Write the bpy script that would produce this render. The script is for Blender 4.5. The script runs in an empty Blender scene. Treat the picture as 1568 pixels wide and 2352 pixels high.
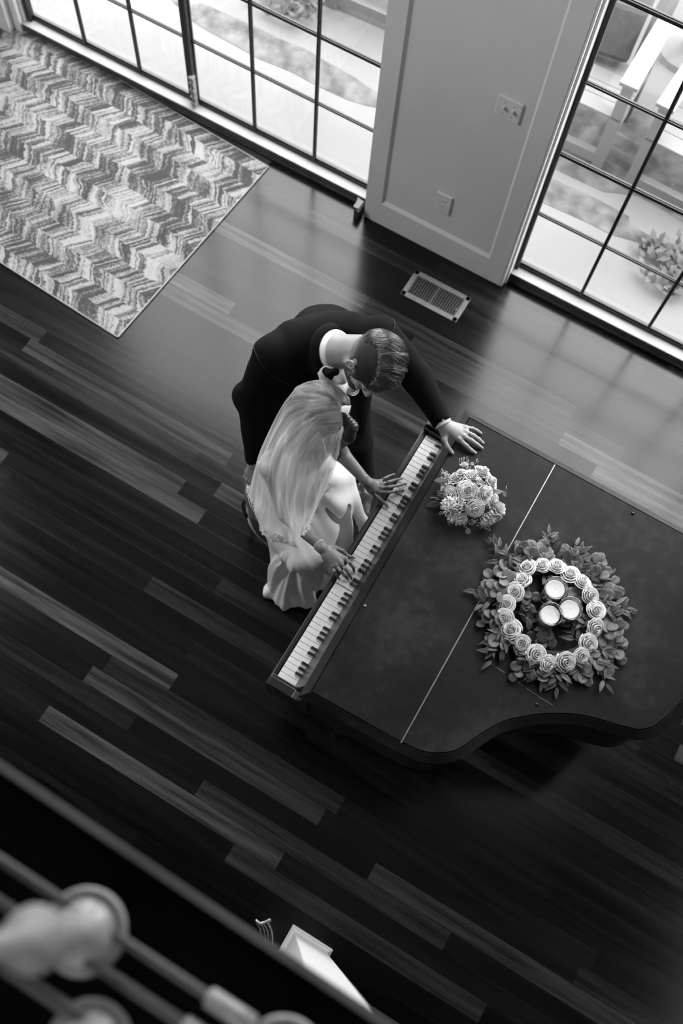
import bpy, bmesh, math, random
import numpy as np
from mathutils import Vector, Matrix
random.seed(7)
C = bpy.context.scene.collection
# ------------------------------------------------------------------ camera
H = 4.58
RC = np.array([[0.86222803, 0.50383137, 0.05212273], [0.48630497, -0.79464041, -0.36339248], [-0.1416697, 0.33867472, -0.93017693]])
_u, _s, _v = np.linalg.svd(RC)
RC = _u @ _v
cam_d = bpy.data.cameras.new('camera')
cam = bpy.data.objects.new('camera', cam_d)
C.objects.link(cam)
mw = Matrix.Identity(4)
for i in range(3):
    mw[i][0] = RC[0][i]
    mw[i][1] = -RC[1][i]
    mw[i][2] = -RC[2][i]
mw[2][3] = H
cam.matrix_world = mw
cam_d.sensor_width = 36
cam_d.lens = 35.0
cam_d.clip_start = 0.02
cam_d.dof.use_dof = True
cam_d.dof.focus_distance = 3.75
cam_d.dof.aperture_fstop = 1.8
bpy.context.scene.camera = cam
# ------------------------------------------------------------------ world, lamps, exposure
W = bpy.data.worlds.new('overcast_sky')
bpy.context.scene.world = W
W.use_nodes = True
W.node_tree.nodes['Background'].inputs[0].default_value = (0.93, 0.93, 0.93, 1)
W.node_tree.nodes['Background'].inputs[1].default_value = 6.0
vs = bpy.context.scene.view_settings
vs.view_transform = 'Standard'
vs.look = 'None'
vs.gamma = 1
vs.use_curve_mapping = False
vs.exposure = 1.3
bpy.context.scene.display_settings.display_device = 'sRGB'

def area(name, loc, target, sx, sy, power, spread=math.pi):
    d = bpy.data.lights.new(name, 'AREA')
    d.shape = 'RECTANGLE'
    d.size, d.size_y, d.energy, d.spread = sx, sy, power, spread
    o = bpy.data.objects.new(name, d)
    C.objects.link(o)
    o.location = loc
    o.rotation_euler = (Vector(target) - Vector(loc)).to_track_quat('-Z', 'Y').to_euler()
    return o
# added fill lamps outside the frame
area('ceiling_fill', (0.3, 2.85, 5.85), (-0.3, 1.2, 0), 3.0, 0.75, 7)
area('right_fill', (3.9, 1.4, 3.2), (0, 1.2, 0.8), 2.0, 2.6, 14)
area('left_fill', (-4.9, 0.6, 3.2), (-1, 2.6, 1.2), 1.8, 2.4, 88)
area('front_fill', (0.6, -3.85, 4.7), (-0.8, 3.2, 1.2), 2.6, 1.8, 46)
sun_d = bpy.data.lights.new('sun', 'SUN')
sun_d.energy, sun_d.angle = 1.6, 0.03
sun = bpy.data.objects.new('sun', sun_d)
C.objects.link(sun)
sun.rotation_euler = (Vector((0, 0, 0)) - Vector((1.4, -0.12, 2.0))).to_track_quat('-Z', 'Y').to_euler()

# ------------------------------------------------------------------ helpers
def at(x, y, z):
    """point of the place at height z seen at photograph pixel x, y"""
    d = RC.T @ np.array([x - 784., y - 1176., 2286.7])
    t = (z - H) / d[2]
    return np.array([t * d[0], t * d[1], z])

def srgb(v):
    v /= 255.
    return v / 12.92 if v <= 0.04045 else ((v + 0.055) / 1.055) ** 2.4

MATS = {}
def mat(name, g, rough=0.5, metal=0.0, noise=0.0, nscale=8.0, bump=0.0, bscale=200.0, spec=0.5, sheen=0.0, sub=0.0):
    if name in MATS:
        return MATS[name]
    m = bpy.data.materials.new(name)
    MATS[name] = m
    m.use_nodes = True
    nt = m.node_tree
    b = nt.nodes['Principled BSDF']
    b.inputs['Base Color'].default_value = (g, g, g, 1)
    b.inputs['Roughness'].default_value = rough
    b.inputs['Metallic'].default_value = metal
    b.inputs['Specular IOR Level'].default_value = spec
    b.inputs['Sheen Weight'].default_value = sheen
    tc = nt.nodes.new('ShaderNodeTexCoord')
    if noise > 0:
        n = nt.nodes.new('ShaderNodeTexNoise')
        n.inputs['Scale'].default_value = nscale
        n.inputs['Detail'].default_value = 5
        r = nt.nodes.new('ShaderNodeMapRange')
        r.inputs[1].default_value, r.inputs[2].default_value = 0.3, 0.7
        r.inputs[3].default_value, r.inputs[4].default_value = g * (1 - noise), g * (1 + noise)
        nt.links.new(tc.outputs['Object'], n.inputs['Vector'])
        nt.links.new(n.outputs['Fac'], r.inputs[0])
        nt.links.new(r.outputs[0], b.inputs['Base Color'])
    if bump > 0:
        n = nt.nodes.new('ShaderNodeTexNoise')
        n.inputs['Scale'].default_value = bscale
        n.inputs['Detail'].default_value = 3
        bp = nt.nodes.new('ShaderNodeBump')
        bp.inputs['Strength'].default_value = bump
        bp.inputs['Distance'].default_value = 0.002
        nt.links.new(tc.outputs['Object'], n.inputs['Vector'])
        nt.links.new(n.outputs['Fac'], bp.inputs['Height'])
        nt.links.new(bp.outputs[0], b.inputs['Normal'])
    return m

def obj(name, bm, m, parent=None, smooth=False, bevel=0.0):
    me = bpy.data.meshes.new(name)
    if isinstance(bm, bmesh.types.BMesh):
        bmesh.ops.recalc_face_normals(bm, faces=bm.faces)
        bm.to_mesh(me)
        bm.free()
    else:
        v, f = bm
        me.from_pydata([tuple(p) for p in v], [], f if isinstance(f, list) else f.tolist())
    if smooth:
        me.polygons.foreach_set('use_smooth', [True] * len(me.polygons))
    me.materials.append(m)
    o = bpy.data.objects.new(name, me)
    C.objects.link(o)
    if parent:
        o.parent = parent
        o.matrix_parent_inverse = Matrix.Translation(parent.location).inverted()
    if bevel > 0:
        mod = o.modifiers.new('bevel', 'BEVEL')
        mod.width, mod.segments, mod.limit_method = bevel, 2, 'ANGLE'
    return o

def thing(name, label, cat, loc=(0, 0, 0), group=None):
    o = bpy.data.objects.new(name, None)
    C.objects.link(o)
    o.location = loc
    o.empty_display_size = 0.05
    o['label'], o['category'] = label, cat
    if group:
        o['group'] = group
    return o

def tag(o, label, cat, group=None, kind=None):
    o['label'], o['category'] = label, cat
    if group:
        o['group'] = group
    if kind:
        o['kind'] = kind
    return o

def struct(o):
    o['kind'] = 'structure'
    return o

def dup(root, loc, rotz=None, label=None):
    r = root.copy()
    C.objects.link(r)
    r.location = loc
    if rotz is not None:
        r.rotation_euler = (0, 0, rotz)
    if label:
        r['label'] = label
    for ch in list(root.children):
        c = ch.copy()
        C.objects.link(c)
        c.parent = r
        for g in list(ch.children):
            d = g.copy()
            C.objects.link(d)
            d.parent = c
    return r

def box(bm, x0, x1, y0, y1, z0, z1):
    vs_ = [bm.verts.new(p) for p in [(x0, y0, z0), (x1, y0, z0), (x1, y1, z0), (x0, y1, z0), (x0, y0, z1), (x1, y0, z1), (x1, y1, z1), (x0, y1, z1)]]
    for f in [(0, 3, 2, 1), (4, 5, 6, 7), (0, 1, 5, 4), (1, 2, 6, 5), (2, 3, 7, 6), (3, 0, 4, 7)]:
        bm.faces.new([vs_[i] for i in f])
    return bm

def boxes(*bs):
    bm = bmesh.new()
    for b in bs:
        box(bm, *b)
    return bm

def prism(bm, pts, z0, z1):
    lo = [bm.verts.new((p[0], p[1], z0)) for p in pts]
    hi = [bm.verts.new((p[0], p[1], z1)) for p in pts]
    n = len(pts)
    bm.faces.new(lo[::-1])
    bm.faces.new(hi)
    for i in range(n):
        bm.faces.new([lo[i], lo[(i + 1) % n], hi[(i + 1) % n], hi[i]])
    return bm

def tube(bm, pts, rad, seg=10, cap=True):
    """round tube along points; rad a number or one per point"""
    pts = [Vector(p) for p in pts]
    n = len(pts)
    rads = rad if hasattr(rad, '__len__') else [rad] * n
    rings = []
    up = None
    for i, p in enumerate(pts):
        t = (pts[min(i + 1, n - 1)] - pts[max(i - 1, 0)]).normalized()
        if up is None:
            up = t.orthogonal().normalized()
        else:
            up = (up - t * up.dot(t))
            up = up.normalized() if up.length > 1e-6 else t.orthogonal().normalized()
        s = t.cross(up)
        rings.append([bm.verts.new(p + (up * math.cos(a) + s * math.sin(a)) * rads[i]) for a in [2 * math.pi * k / seg for k in range(seg)]])
    for a, b in zip(rings, rings[1:]):
        for k in range(seg):
            bm.faces.new([a[k], a[(k + 1) % seg], b[(k + 1) % seg], b[k]])
    if cap:
        bm.faces.new(rings[0][::-1])
        bm.faces.new(rings[-1])
    return bm

def lathe(bm, prof, c=(0, 0, 0), seg=28, M=None):
    """prof: list of (radius, z); closed at the ends when the radius is small"""
    rings = []
    for r, z in prof:
        ring = []
        for k in range(seg):
            a = 2 * math.pi * k / seg
            p = Vector((r * math.cos(a), r * math.sin(a), z))
            if M is not None:
                p = M @ p
            ring.append(bm.verts.new(p + Vector(c)))
        rings.append(ring)
    for a, b in zip(rings, rings[1:]):
        for k in range(seg):
            bm.faces.new([a[k], a[(k + 1) % seg], b[(k + 1) % seg], b[k]])
    for ring, s in ((rings[0], -1), (rings[-1], 1)):
        bm.faces.new(ring[::s])
    return bm

def catmull(pts, n):
    pts = [np.array(p, float) for p in pts]
    P_ = [2 * pts[0] - pts[1]] + pts + [2 * pts[-1] - pts[-2]]
    out = []
    m = len(pts) - 1
    for k in range(n):
        u = k / (n - 1) * m
        i = min(int(u), m - 1)
        t = u - i
        a, b, c, d = P_[i:i + 4]
        out.append(0.5 * ((2 * b) + (c - a) * t + (2 * a - 5 * b + 4 * c - d) * t * t + (3 * b - a - 3 * c + d) * t ** 3))
    return out

# node shortcuts
def nodes_of(name):
    m = bpy.data.materials.new(name)
    MATS[name] = m
    m.use_nodes = True
    nt = m.node_tree
    return m, nt, nt.nodes['Principled BSDF']

def N(nt, t, **kw):
    n = nt.nodes.new(t)
    for k, v in kw.items():
        setattr(n, k, v)
    return n

def math_(nt, op, a, b=None, c=None):
    n = nt.nodes.new('ShaderNodeMath')
    n.operation = op
    for i, v in enumerate((a, b, c)):
        if v is None:
            continue
        if isinstance(v, (int, float)):
            n.inputs[i].default_value = v
        else:
            nt.links.new(v, n.inputs[i])
    return n.outputs[0]

def ramp(nt, fac, stops):
    n = nt.nodes.new('ShaderNodeValToRGB')
    e = n.color_ramp.elements
    while len(e) < len(stops):
        e.new(0.5)
    for el, (p, g) in zip(e, stops):
        el.position = p
        el.color = (g, g, g, 1)
    nt.links.new(fac, n.inputs[0])
    return n.outputs[0]

# ------------------------------------------------------------------ materials of the setting
def floor_material():
    m, nt, b = nodes_of('dark_wood_boards')
    tc = N(nt, 'ShaderNodeTexCoord')
    sep = N(nt, 'ShaderNodeSeparateXYZ')
    nt.links.new(tc.outputs['Object'], sep.inputs[0])
    X, Y = sep.outputs[0], sep.outputs[1]
    yy = math_(nt, 'DIVIDE', Y, 0.083)
    row = math_(nt, 'FLOOR', yy)
    wn = N(nt, 'ShaderNodeTexWhiteNoise', noise_dimensions='1D')
    nt.links.new(row, wn.inputs['W'])
    xs = math_(nt, 'MULTIPLY_ADD', wn.outputs['Value'], 7.3, math_(nt, 'DIVIDE', X, 1.25))
    col = math_(nt, 'FLOOR', xs)
    cmb = N(nt, 'ShaderNodeCombineXYZ')
    nt.links.new(row, cmb.inputs[0])
    nt.links.new(col, cmb.inputs[1])
    wn2 = N(nt, 'ShaderNodeTexWhiteNoise', noise_dimensions='2D')
    nt.links.new(cmb.outputs[0], wn2.inputs['Vector'])
    # grain
    mp = N(nt, 'ShaderNodeVectorMath', operation='MULTIPLY')
    nt.links.new(tc.outputs['Object'], mp.inputs[0])
    mp.inputs[1].default_value = (1.6, 36, 1)
    ad = N(nt, 'ShaderNodeVectorMath', operation='ADD')
    nt.links.new(mp.outputs[0], ad.inputs[0])
    nt.links.new(wn2.outputs['Color'], ad.inputs[1])
    gr = N(nt, 'ShaderNodeTexNoise')
    gr.inputs['Scale'].default_value = 1.0
    gr.inputs['Detail'].default_value = 6
    nt.links.new(ad.outputs[0], gr.inputs['Vector'])
    mp2 = N(nt, 'ShaderNodeVectorMath', operation='MULTIPLY')
    nt.links.new(tc.outputs['Object'], mp2.inputs[0])
    mp2.inputs[1].default_value = (6, 160, 1)
    g2 = N(nt, 'ShaderNodeTexNoise')
    g2.inputs['Scale'].default_value = 1.0
    g2.inputs['Detail'].default_value = 3
    nt.links.new(mp2.outputs[0], g2.inputs['Vector'])
    tone = ramp(nt, wn2.outputs['Value'], [(0.0, 0.0010), (0.45, 0.0020), (0.72, 0.0050), (0.88, 0.015), (1.0, 0.038)])
    gm = N(nt, 'ShaderNodeMapRange')
    nt.links.new(gr.outputs['Fac'], gm.inputs[0])
    gm.inputs[1].default_value, gm.inputs[2].default_value, gm.inputs[3].default_value, gm.inputs[4].default_value = 0.32, 0.70, 0.35, 1.9
    gm2 = N(nt, 'ShaderNodeMapRange')
    nt.links.new(g2.outputs['Fac'], gm2.inputs[0])
    gm2.inputs[1].default_value, gm2.inputs[2].default_value, gm2.inputs[3].default_value, gm2.inputs[4].default_value = 0.3, 0.7, 0.75, 1.25
    t = math_(nt, 'MULTIPLY', math_(nt, 'MULTIPLY', tone, gm.outputs[0]), gm2.outputs[0])
    # seams
    fy = math_(nt, 'FRACT', yy)
    fx = math_(nt, 'FRACT', xs)
    ey = math_(nt, 'LESS_THAN', math_(nt, 'ABSOLUTE', math_(nt, 'SUBTRACT', fy, 0.5)), 0.483)
    ex = math_(nt, 'LESS_THAN', math_(nt, 'ABSOLUTE', math_(nt, 'SUBTRACT', fx, 0.5)), 0.4985)
    e = math_(nt, 'MULTIPLY', ey, ex)
    t = math_(nt, 'MULTIPLY', t, math_(nt, 'MULTIPLY_ADD', e, 0.7, 0.3))
    nt.links.new(t, b.inputs['Base Color'])
    rr = N(nt, 'ShaderNodeMapRange')
    nt.links.new(gr.outputs['Fac'], rr.inputs[0])
    rr.inputs[3].default_value, rr.inputs[4].default_value = 0.13, 0.26
    nt.links.new(rr.outputs[0], b.inputs['Roughness'])
    b.inputs['Specular IOR Level'].default_value = 0.36
    bp = N(nt, 'ShaderNodeBump')
    bp.inputs['Strength'].default_value = 0.25
    bp.inputs['Distance'].default_value = 0.002
    nt.links.new(math_(nt, 'ADD', e, math_(nt, 'MULTIPLY', gr.outputs['Fac'], 0.35)), bp.inputs['Height'])
    nt.links.new(bp.outputs[0], b.inputs['Normal'])
    return m

def rug_material():
    m, nt, b = nodes_of('distressed_chevron_rug')
    tc = N(nt, 'ShaderNodeTexCoord')
    nz = N(nt, 'ShaderNodeTexNoise')
    nz.inputs['Scale'].default_value = 9
    nz.inputs['Detail'].default_value = 4
    nt.links.new(tc.outputs['Object'], nz.inputs['Vector'])
    sep = N(nt, 'ShaderNodeSeparateXYZ')
    nt.links.new(tc.outputs['Object'], sep.inputs[0])
    nz2 = N(nt, 'ShaderNodeTexNoise')
    nz2.inputs['Scale'].default_value = 55
    nz2.inputs['Detail'].default_value = 3
    nt.links.new(tc.outputs['Object'], nz2.inputs['Vector'])
    wob = math_(nt, 'MULTIPLY_ADD', nz.outputs['Fac'], 0.06, -0.03)
    wob = math_(nt, 'ADD', wob, math_(nt, 'MULTIPLY_ADD', nz2.outputs['Fac'], 0.024, -0.012))
    X = math_(nt, 'ADD', sep.outputs[0], wob)
    Y = math_(nt, 'ADD', sep.outputs[1], math_(nt, 'MULTIPLY', wob, 0.8))
    v = math_(nt, 'DIVIDE', Y, 0.20)
    tri = math_(nt, 'ABSOLUTE', math_(nt, 'SUBTRACT', math_(nt, 'FRACT', v), 0.5))
    ph = math_(nt, 'ADD', X, math_(nt, 'MULTIPLY', tri, 0.13))
    strip = math_(nt, 'FLOOR', math_(nt, 'MULTIPLY', v, 2.0))
    # stroke index: white noise per stroke and strip
    s = math_(nt, 'DIVIDE', ph, 0.0125)
    si = math_(nt, 'FLOOR', s)
    cmb = N(nt, 'ShaderNodeCombineXYZ')
    nt.links.new(si, cmb.inputs[0])
    nt.links.new(strip, cmb.inputs[1])
    wn = N(nt, 'ShaderNodeTexWhiteNoise', noise_dimensions='2D')
    nt.links.new(cmb.outputs[0], wn.inputs['Vector'])
    # runs of strokes sharing a tone
    cmb2 = N(nt, 'ShaderNodeCombineXYZ')
    nt.links.new(math_(nt, 'FLOOR', math_(nt, 'DIVIDE', s, 3.4)), cmb2.inputs[0])
    nt.links.new(strip, cmb2.inputs[1])
    wn2 = N(nt, 'ShaderNodeTexWhiteNoise', noise_dimensions='2D')
    nt.links.new(cmb2.outputs[0], wn2.inputs['Vector'])
    fine = N(nt, 'ShaderNodeTexNoise')
    fine.inputs['Scale'].default_value = 170
    fine.inputs['Detail'].default_value = 4
    nt.links.new(tc.outputs['Object'], fine.inputs['Vector'])
    big = N(nt, 'ShaderNodeTexNoise')
    big.inputs['Scale'].default_value = 3.2
    big.inputs['Detail'].default_value = 3
    nt.links.new(tc.outputs['Object'], big.inputs['Vector'])
    a = math_(nt, 'MULTIPLY', wn.outputs['Value'], 0.55)
    a = math_(nt, 'MULTIPLY_ADD', wn2.outputs['Value'], 0.40, a)
    a = math_(nt, 'ADD', a, math_(nt, 'MULTIPLY_ADD', fine.outputs['Fac'], 1.5, -0.75))
    a = math_(nt, 'ADD', a, math_(nt, 'MULTIPLY_ADD', big.outputs['Fac'], 1.2, -0.6))
    a = math_(nt, 'ADD', a, math_(nt, 'MULTIPLY_ADD', nz2.outputs['Fac'], 0.5, -0.25))
    g = ramp(nt, a, [(0.22, 0.042), (0.42, 0.072), (0.58, 0.18), (0.85, 0.27)])
    nt.links.new(g, b.inputs['Base Color'])
    b.inputs['Roughness'].default_value = 0.95
    b.inputs['Specular IOR Level'].default_value = 0.1
    bp = N(nt, 'ShaderNodeBump')
    bp.inputs['Strength'].default_value = 0.5
    bp.inputs['Distance'].default_value = 0.003
    nt.links.new(fine.outputs['Fac'], bp.inputs['Height'])
    nt.links.new(bp.outputs[0], b.inputs['Normal'])
    return m

def glass_material(name, tint=0.96, fres=1.45, rough=0.0):
    m = bpy.data.materials.new(name)
    MATS[name] = m
    m.use_nodes = True
    nt = m.node_tree
    nt.nodes.remove(nt.nodes['Principled BSDF'])
    out = nt.nodes['Material Output']
    t = N(nt, 'ShaderNodeBsdfTransparent')
    t.inputs[0].default_value = (tint, tint, tint, 1)
    g = N(nt, 'ShaderNodeBsdfGlossy')
    g.inputs['Roughness'].default_value = rough
    lw = N(nt, 'ShaderNodeLayerWeight')
    lw.inputs['Blend'].default_value = 0.5
    f = N(nt, 'ShaderNodeMath', operation='MULTIPLY_ADD')
    nt.links.new(math_(nt, 'POWER', lw.outputs['Facing'], 5.0), f.inputs[0])
    f.inputs[1].default_value = 0.9
    f.inputs[2].default_value = 0.04 * (fres - 1) / 0.45
    mx = N(nt, 'ShaderNodeMixShader')
    nt.links.new(f.outputs[0], mx.inputs[0])
    nt.links.new(t.outputs[0], mx.inputs[1])
    nt.links.new(g.outputs[0], mx.inputs[2])
    nt.links.new(mx.outputs[0], out.inputs[0])
    return m

M_floor = floor_material()
M_rug = rug_material()
M_pane = glass_material('window_glass', 0.93)
M_wall = mat('painted_wall', 0.58, 0.55, noise=0.03, nscale=3, bump=0.05, bscale=300)
M_dim = mat('interior_wall_paint', 0.30, 0.7, noise=0.04, nscale=2)
M_trim = mat('white_painted_wood', 0.60, 0.4, noise=0.03, nscale=20)
M_steel = mat('dark_bronze_window_steel', 0.010, 0.5, noise=0.3, nscale=25, bump=0.1, bscale=90)
M_step = mat('white_threshold_paint', 0.30, 0.6, noise=0.05, nscale=10)
M_sill = mat('dark_wood_threshold', 0.05, 0.45, noise=0.35, nscale=14, bump=0.2, bscale=60)
M_patio = mat('sunlit_concrete', 0.12, 0.9, noise=0.10, nscale=1.3, bump=0.1, bscale=40)
M_plate = mat('white_plastic_plate', 0.60, 0.35)
M_slot = mat('dark_slot', 0.03, 0.6)
M_vent = mat('grey_vent_metal', 0.20, 0.38, noise=0.1, nscale=40)
M_ventdark = mat('vent_duct_dark', 0.006, 0.7)

# ------------------------------------------------------------------ room shell
WY0, WY1 = 3.27, 3.47
CZ = 5.95
struct(obj('floor', boxes((-5, 4, -4.0, 3.40, -0.05, 0)), M_floor))
struct(obj('ceiling', boxes((-5.1, 4.1, -4.1, 3.5, CZ, CZ + 0.1)), M_dim))
struct(obj('wall_left', boxes((-5.1, -5, -4.1, 3.27, -0.05, CZ)), M_dim))
struct(obj('wall_right', boxes((4, 4.1, -4.1, 3.27, -0.05, CZ)), M_dim))
struct(obj('wall_front', boxes((-5, 4, -4.1, -4, -0.05, CZ)), M_dim))
WTOP = 4.42
PIERS = [(-5.1, -3.93), (-1.49, -0.63), (1.37, 4.1)]
bm = bmesh.new()
for a, b_ in PIERS:
    box(bm, a, b_, WY0 + 0.014, WY1, -0.05, WTOP)
box(bm, -5.1, 4.1, WY0 + 0.014, WY1, WTOP, CZ)
struct(obj('wall_back', bm, M_wall))

def panel_frame(x0, x1, z1, sw=0.097, rail=0.17):
    """raised boards with a chamfered inner edge around a recessed wall panel"""
    bm = bmesh.new()
    y0, y1, ch = WY0, WY0 + 0.0145, 0.013
    outer = [(x0, 0), (x1, 0), (x1, z1), (x0, z1)]
    inner = [(x0 + sw, rail), (x1 - sw, rail), (x1 - sw, z1 - sw), (x0 + sw, z1 - sw)]
    inn2 = [(x0 + sw + ch, rail + ch * 1.6), (x1 - sw - ch, rail + ch * 1.6), (x1 - sw - ch, z1 - sw - ch), (x0 + sw + ch, z1 - sw - ch)]
    A_ = [bm.verts.new((x, y0, z)) for x, z in outer]
    B_ = [bm.verts.new((x, y0, z)) for x, z in inner]
    D_ = [bm.verts.new((x, y1, z)) for x, z in inn2]
    E_ = [bm.verts.new((x, y1, z)) for x, z in outer]
    for i in range(4):
        j = (i + 1) % 4
        bm.faces.new([A_[i], A_[j], B_[j], B_[i]])
        bm.faces.new([B_[i], B_[j], D_[j], D_[i]])
        bm.faces.new([A_[i], A_[j], E_[j], E_[i]])
        bm.faces.new([E_[i], E_[j], D_[j], D_[i]])
    return bm
struct(obj('trim_1', panel_frame(-1.49, -0.63, WTOP), M_wall))
struct(obj('trim_2', panel_frame(-5.0, -3.93, WTOP), M_wall))
struct(obj('trim_3', panel_frame(1.37, 4.0, WTOP), M_wall))
# white reveals of the window openings
struct(obj('trim_4', boxes((-0.632, -0.618, WY0 + 0.002, 3.372, 0.0, WTOP), (-0.618, -0.606, 3.30, 3.372, 0.0, WTOP)), M_trim, bevel=0.002))
struct(obj('trim_5', boxes((-3.932, -3.915, WY0 + 0.002, 3.372, 0.0, WTOP), (-3.915, -3.86, 3.315, 3.372, 0.0, WTOP), (-3.875, -3.845, 3.345, 3.372, 0.07, WTOP)), M_trim, bevel=0.002))

def window(name, xs, stile, zmax=WTOP):
    x0, x1 = xs[0], xs[-1]
    root = struct(thing(name, 'x', 'x', (x0, 3.39, 0)))
    del root['label'], root['category']
    zs = [0.088 + 0.4305 * k for k in range(0, 11) if 0.088 + 0.4305 * k < zmax - 0.1]
    bm = bmesh.new()
    for x in xs[1:-1]:
        if abs(x - stile) < 1e-6:
            continue
        box(bm, x - 0.006, x + 0.006, 3.380, 3.40, 0.088, zmax)
        box(bm, x - 0.009, x + 0.009, 3.388, 3.40, 0.088, zmax)
    for z in zs[1:]:
        w = 0.008 if abs(z - zs[2]) < 0.01 or abs(z - zs[4]) < .01 else 0.005
        box(bm, x0, x1, 3.382, 3.40, z - w, z + w)
        box(bm, x0, x1, 3.390, 3.40, z - w - 0.003, z + w + 0.003)
    obj('muntin_grid', bm, M_steel, root, bevel=0.0015)
    obj('window_frame', boxes((x0 - 0.03, x0 + 0.008, 3.372, 3.41, 0.07, zmax), (x0 - 0.004, x0 + 0.016, 3.362, 3.39, 0.07, zmax), (x1 - 0.016, x1 + 0.03, 3.372, 3.41, 0.07, zmax),
        (x0, x1, 3.385, 3.41, 0.066, 0.092), (x0, x1, 3.392, 3.412, 0.092, 0.104), (x0, x1, 3.372, 3.41, zmax - 0.04, zmax),
        (stile - 0.024, stile - 0.004, 3.366, 3.40, 0.088, zmax), (stile + 0.002, stile + 0.020, 3.36, 3.40, 0.088, zmax), (stile - 0.03, stile + 0.026, 3.388, 3.402, 0.088, zmax)), M_steel, root, bevel=0.002)
    obj('window_pane', boxes((x0, x1, 3.393, 3.397, 0.088, zmax)), M_pane, root)
    return root
w1 = window('window_1', [-3.83, -3.445, -3.06, -2.68, -2.28, -1.888, -1.497], -2.68)
w2 = window('window_2', [-0.60, -0.217, 0.18, 0.575, 0.97, 1.36], 0.97)
# latch hardware at the foot of the meeting stile
bm = bmesh.new()
box(bm, -2.672, -2.648, 3.345, 3.372, 0.085, 0.30)
tube(bm, [(-2.66, 3.342, 0.07), (-2.66, 3.342, 0.27)], 0.005, 8)
for z in (0.10, 0.15, 0.20, 0.25, 0.29):
    box(bm, -2.675, -2.645, 3.338, 3.35, z, z + 0.012)
lt = obj('door_bolt', bm, mat('worn_bolt_metal', 0.22, 0.45, metal=0.3, noise=0.6, nscale=60), w1, bevel=0.001)
# low step under the windows: dark face, white painted top
for nm, a, b_ in (('trim_6', -3.915, -1.49), ('trim_7', -0.618, 1.37)):
    struct(obj(nm, boxes((a, b_, 3.333, 3.41, 0, 0.062), (a, b_, 3.326, 3.334, 0.0, 0.008)), M_sill, bevel=0.002))
for nm, a, b_ in (('trim_8', -3.915, -1.49), ('trim_9', -0.606, 1.37)):
    struct(obj(nm, boxes((a, b_, 3.325, 3.392, 0.062, 0.072)), M_step, bevel=0.002))

# wall plates
def plate(name, cx_, cz, w, h, kind, label, cat):
    t = thing(name, label, cat, (cx_, WY0 + 0.014, cz))
    y1 = WY0 + 0.014
    obj('cover_plate', boxes((cx_ - w / 2, cx_ + w / 2, y1 - 0.011, y1, cz - h / 2, cz + h / 2)), M_plate, t, bevel=0.004)
    if kind == 'switch':
        for s in (-1, 1):
            obj('toggle', boxes((cx_ + s * 0.023 - 0.005, cx_ + s * 0.023 + 0.005, y1 - 0.026, y1 - 0.010, cz - 0.004, cz + 0.012)), M_trim, t, bevel=0.002)
            for dz in (-0.03, 0.03):
                bm = bmesh.new()
                lathe(bm, [(0.0001, -0.001), (0.003, -0.001), (0.003, 0.001), (0.0001, 0.0015)], (cx_ + s * 0.023, y1 - 0.0115, cz + dz), 8, Matrix.Rotation(math.pi / 2, 3, 'X'))
                obj('screw', bm, M_vent, t)
    else:
        for s in (-1, 1):
            obj('receptacle', boxes((cx_ - 0.015, cx_ + 0.015, y1 - 0.0125, y1 - 0.010, cz + s * 0.022 - 0.014, cz + s * 0.022 + 0.014)), M_plate, t, bevel=0.002)
        for s, q in ((-1, -1), (-1, 1), (1, -1), (1, 1)):
            obj('plug_slot', boxes((cx_ + q * 0.006 - 0.001, cx_ + q * 0.006 + 0.001, y1 - 0.0130, y1 - 0.0122, cz + s * 0.022 - 0.002, cz + s * 0.022 + 0.008)), M_slot, t)
plate('wall_outlet', -1.052, 0.397, 0.086, 0.134, 'outlet', 'pale duplex power outlet low on the panelled pier', 'outlet')
plate('light_switch', -0.852, 1.171, 0.122, 0.117, 'switch', 'pale double toggle light switch on the panelled pier', 'light switch')

# floor register
vp = [at(955.5, 620.4, 0.0), at(1081, 685.7, 0.0), at(1046.3, 741.8, 0.0), at(918.8, 675.5, 0.0)]
vc = sum(vp) / 4
va = math.atan2(*(vp[1] - vp[0])[[1, 0]])
t = thing('floor_vent', 'grey metal floor vent with louvre slats set in the dark boards', 'vent', (vc[0], vc[1], 0))
L_, Wd = 0.343, 0.183
bm = boxes((-L_ / 2, L_ / 2, -Wd / 2, -Wd / 2 + 0.03, 0, 0.007), (-L_ / 2, L_ / 2, Wd / 2 - 0.03, Wd / 2, 0, 0.007), (-L_ / 2, -L_ / 2 + 0.028, -Wd / 2, Wd / 2, 0, 0.007), (L_ / 2 - 0.028, L_ / 2, -Wd / 2, Wd / 2, 0, 0.007))
obj('vent_frame', bm, M_vent, t, bevel=0.003)
obj('duct', boxes((-L_ / 2 + 0.02, L_ / 2 - 0.02, -Wd / 2 + 0.02, Wd / 2 - 0.02, 0.0002, 0.001)), M_ventdark, t)
bm = bmesh.new()
n = 20
for k in range(n):
    x = -L_ / 2 + 0.034 + k * (L_ - 0.068) / (n - 1)
    w = 0.012 if k == 9 else 0.0042
    box(bm, x - w / 2, x + w / 2, -Wd / 2 + 0.028, Wd / 2 - 0.028, 0.001, 0.0055)
obj('louvre', bm, mat('louvre_metal', 0.10, 0.4), t)
obj('damper_lever', boxes((0.133, 0.139, -0.03, -0.014, 0.004, 0.014)), M_vent, t, bevel=0.001)
for o in t.children:
    o.matrix_parent_inverse = Matrix.Identity(4)
t.rotation_euler = (0, 0, va)

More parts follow.
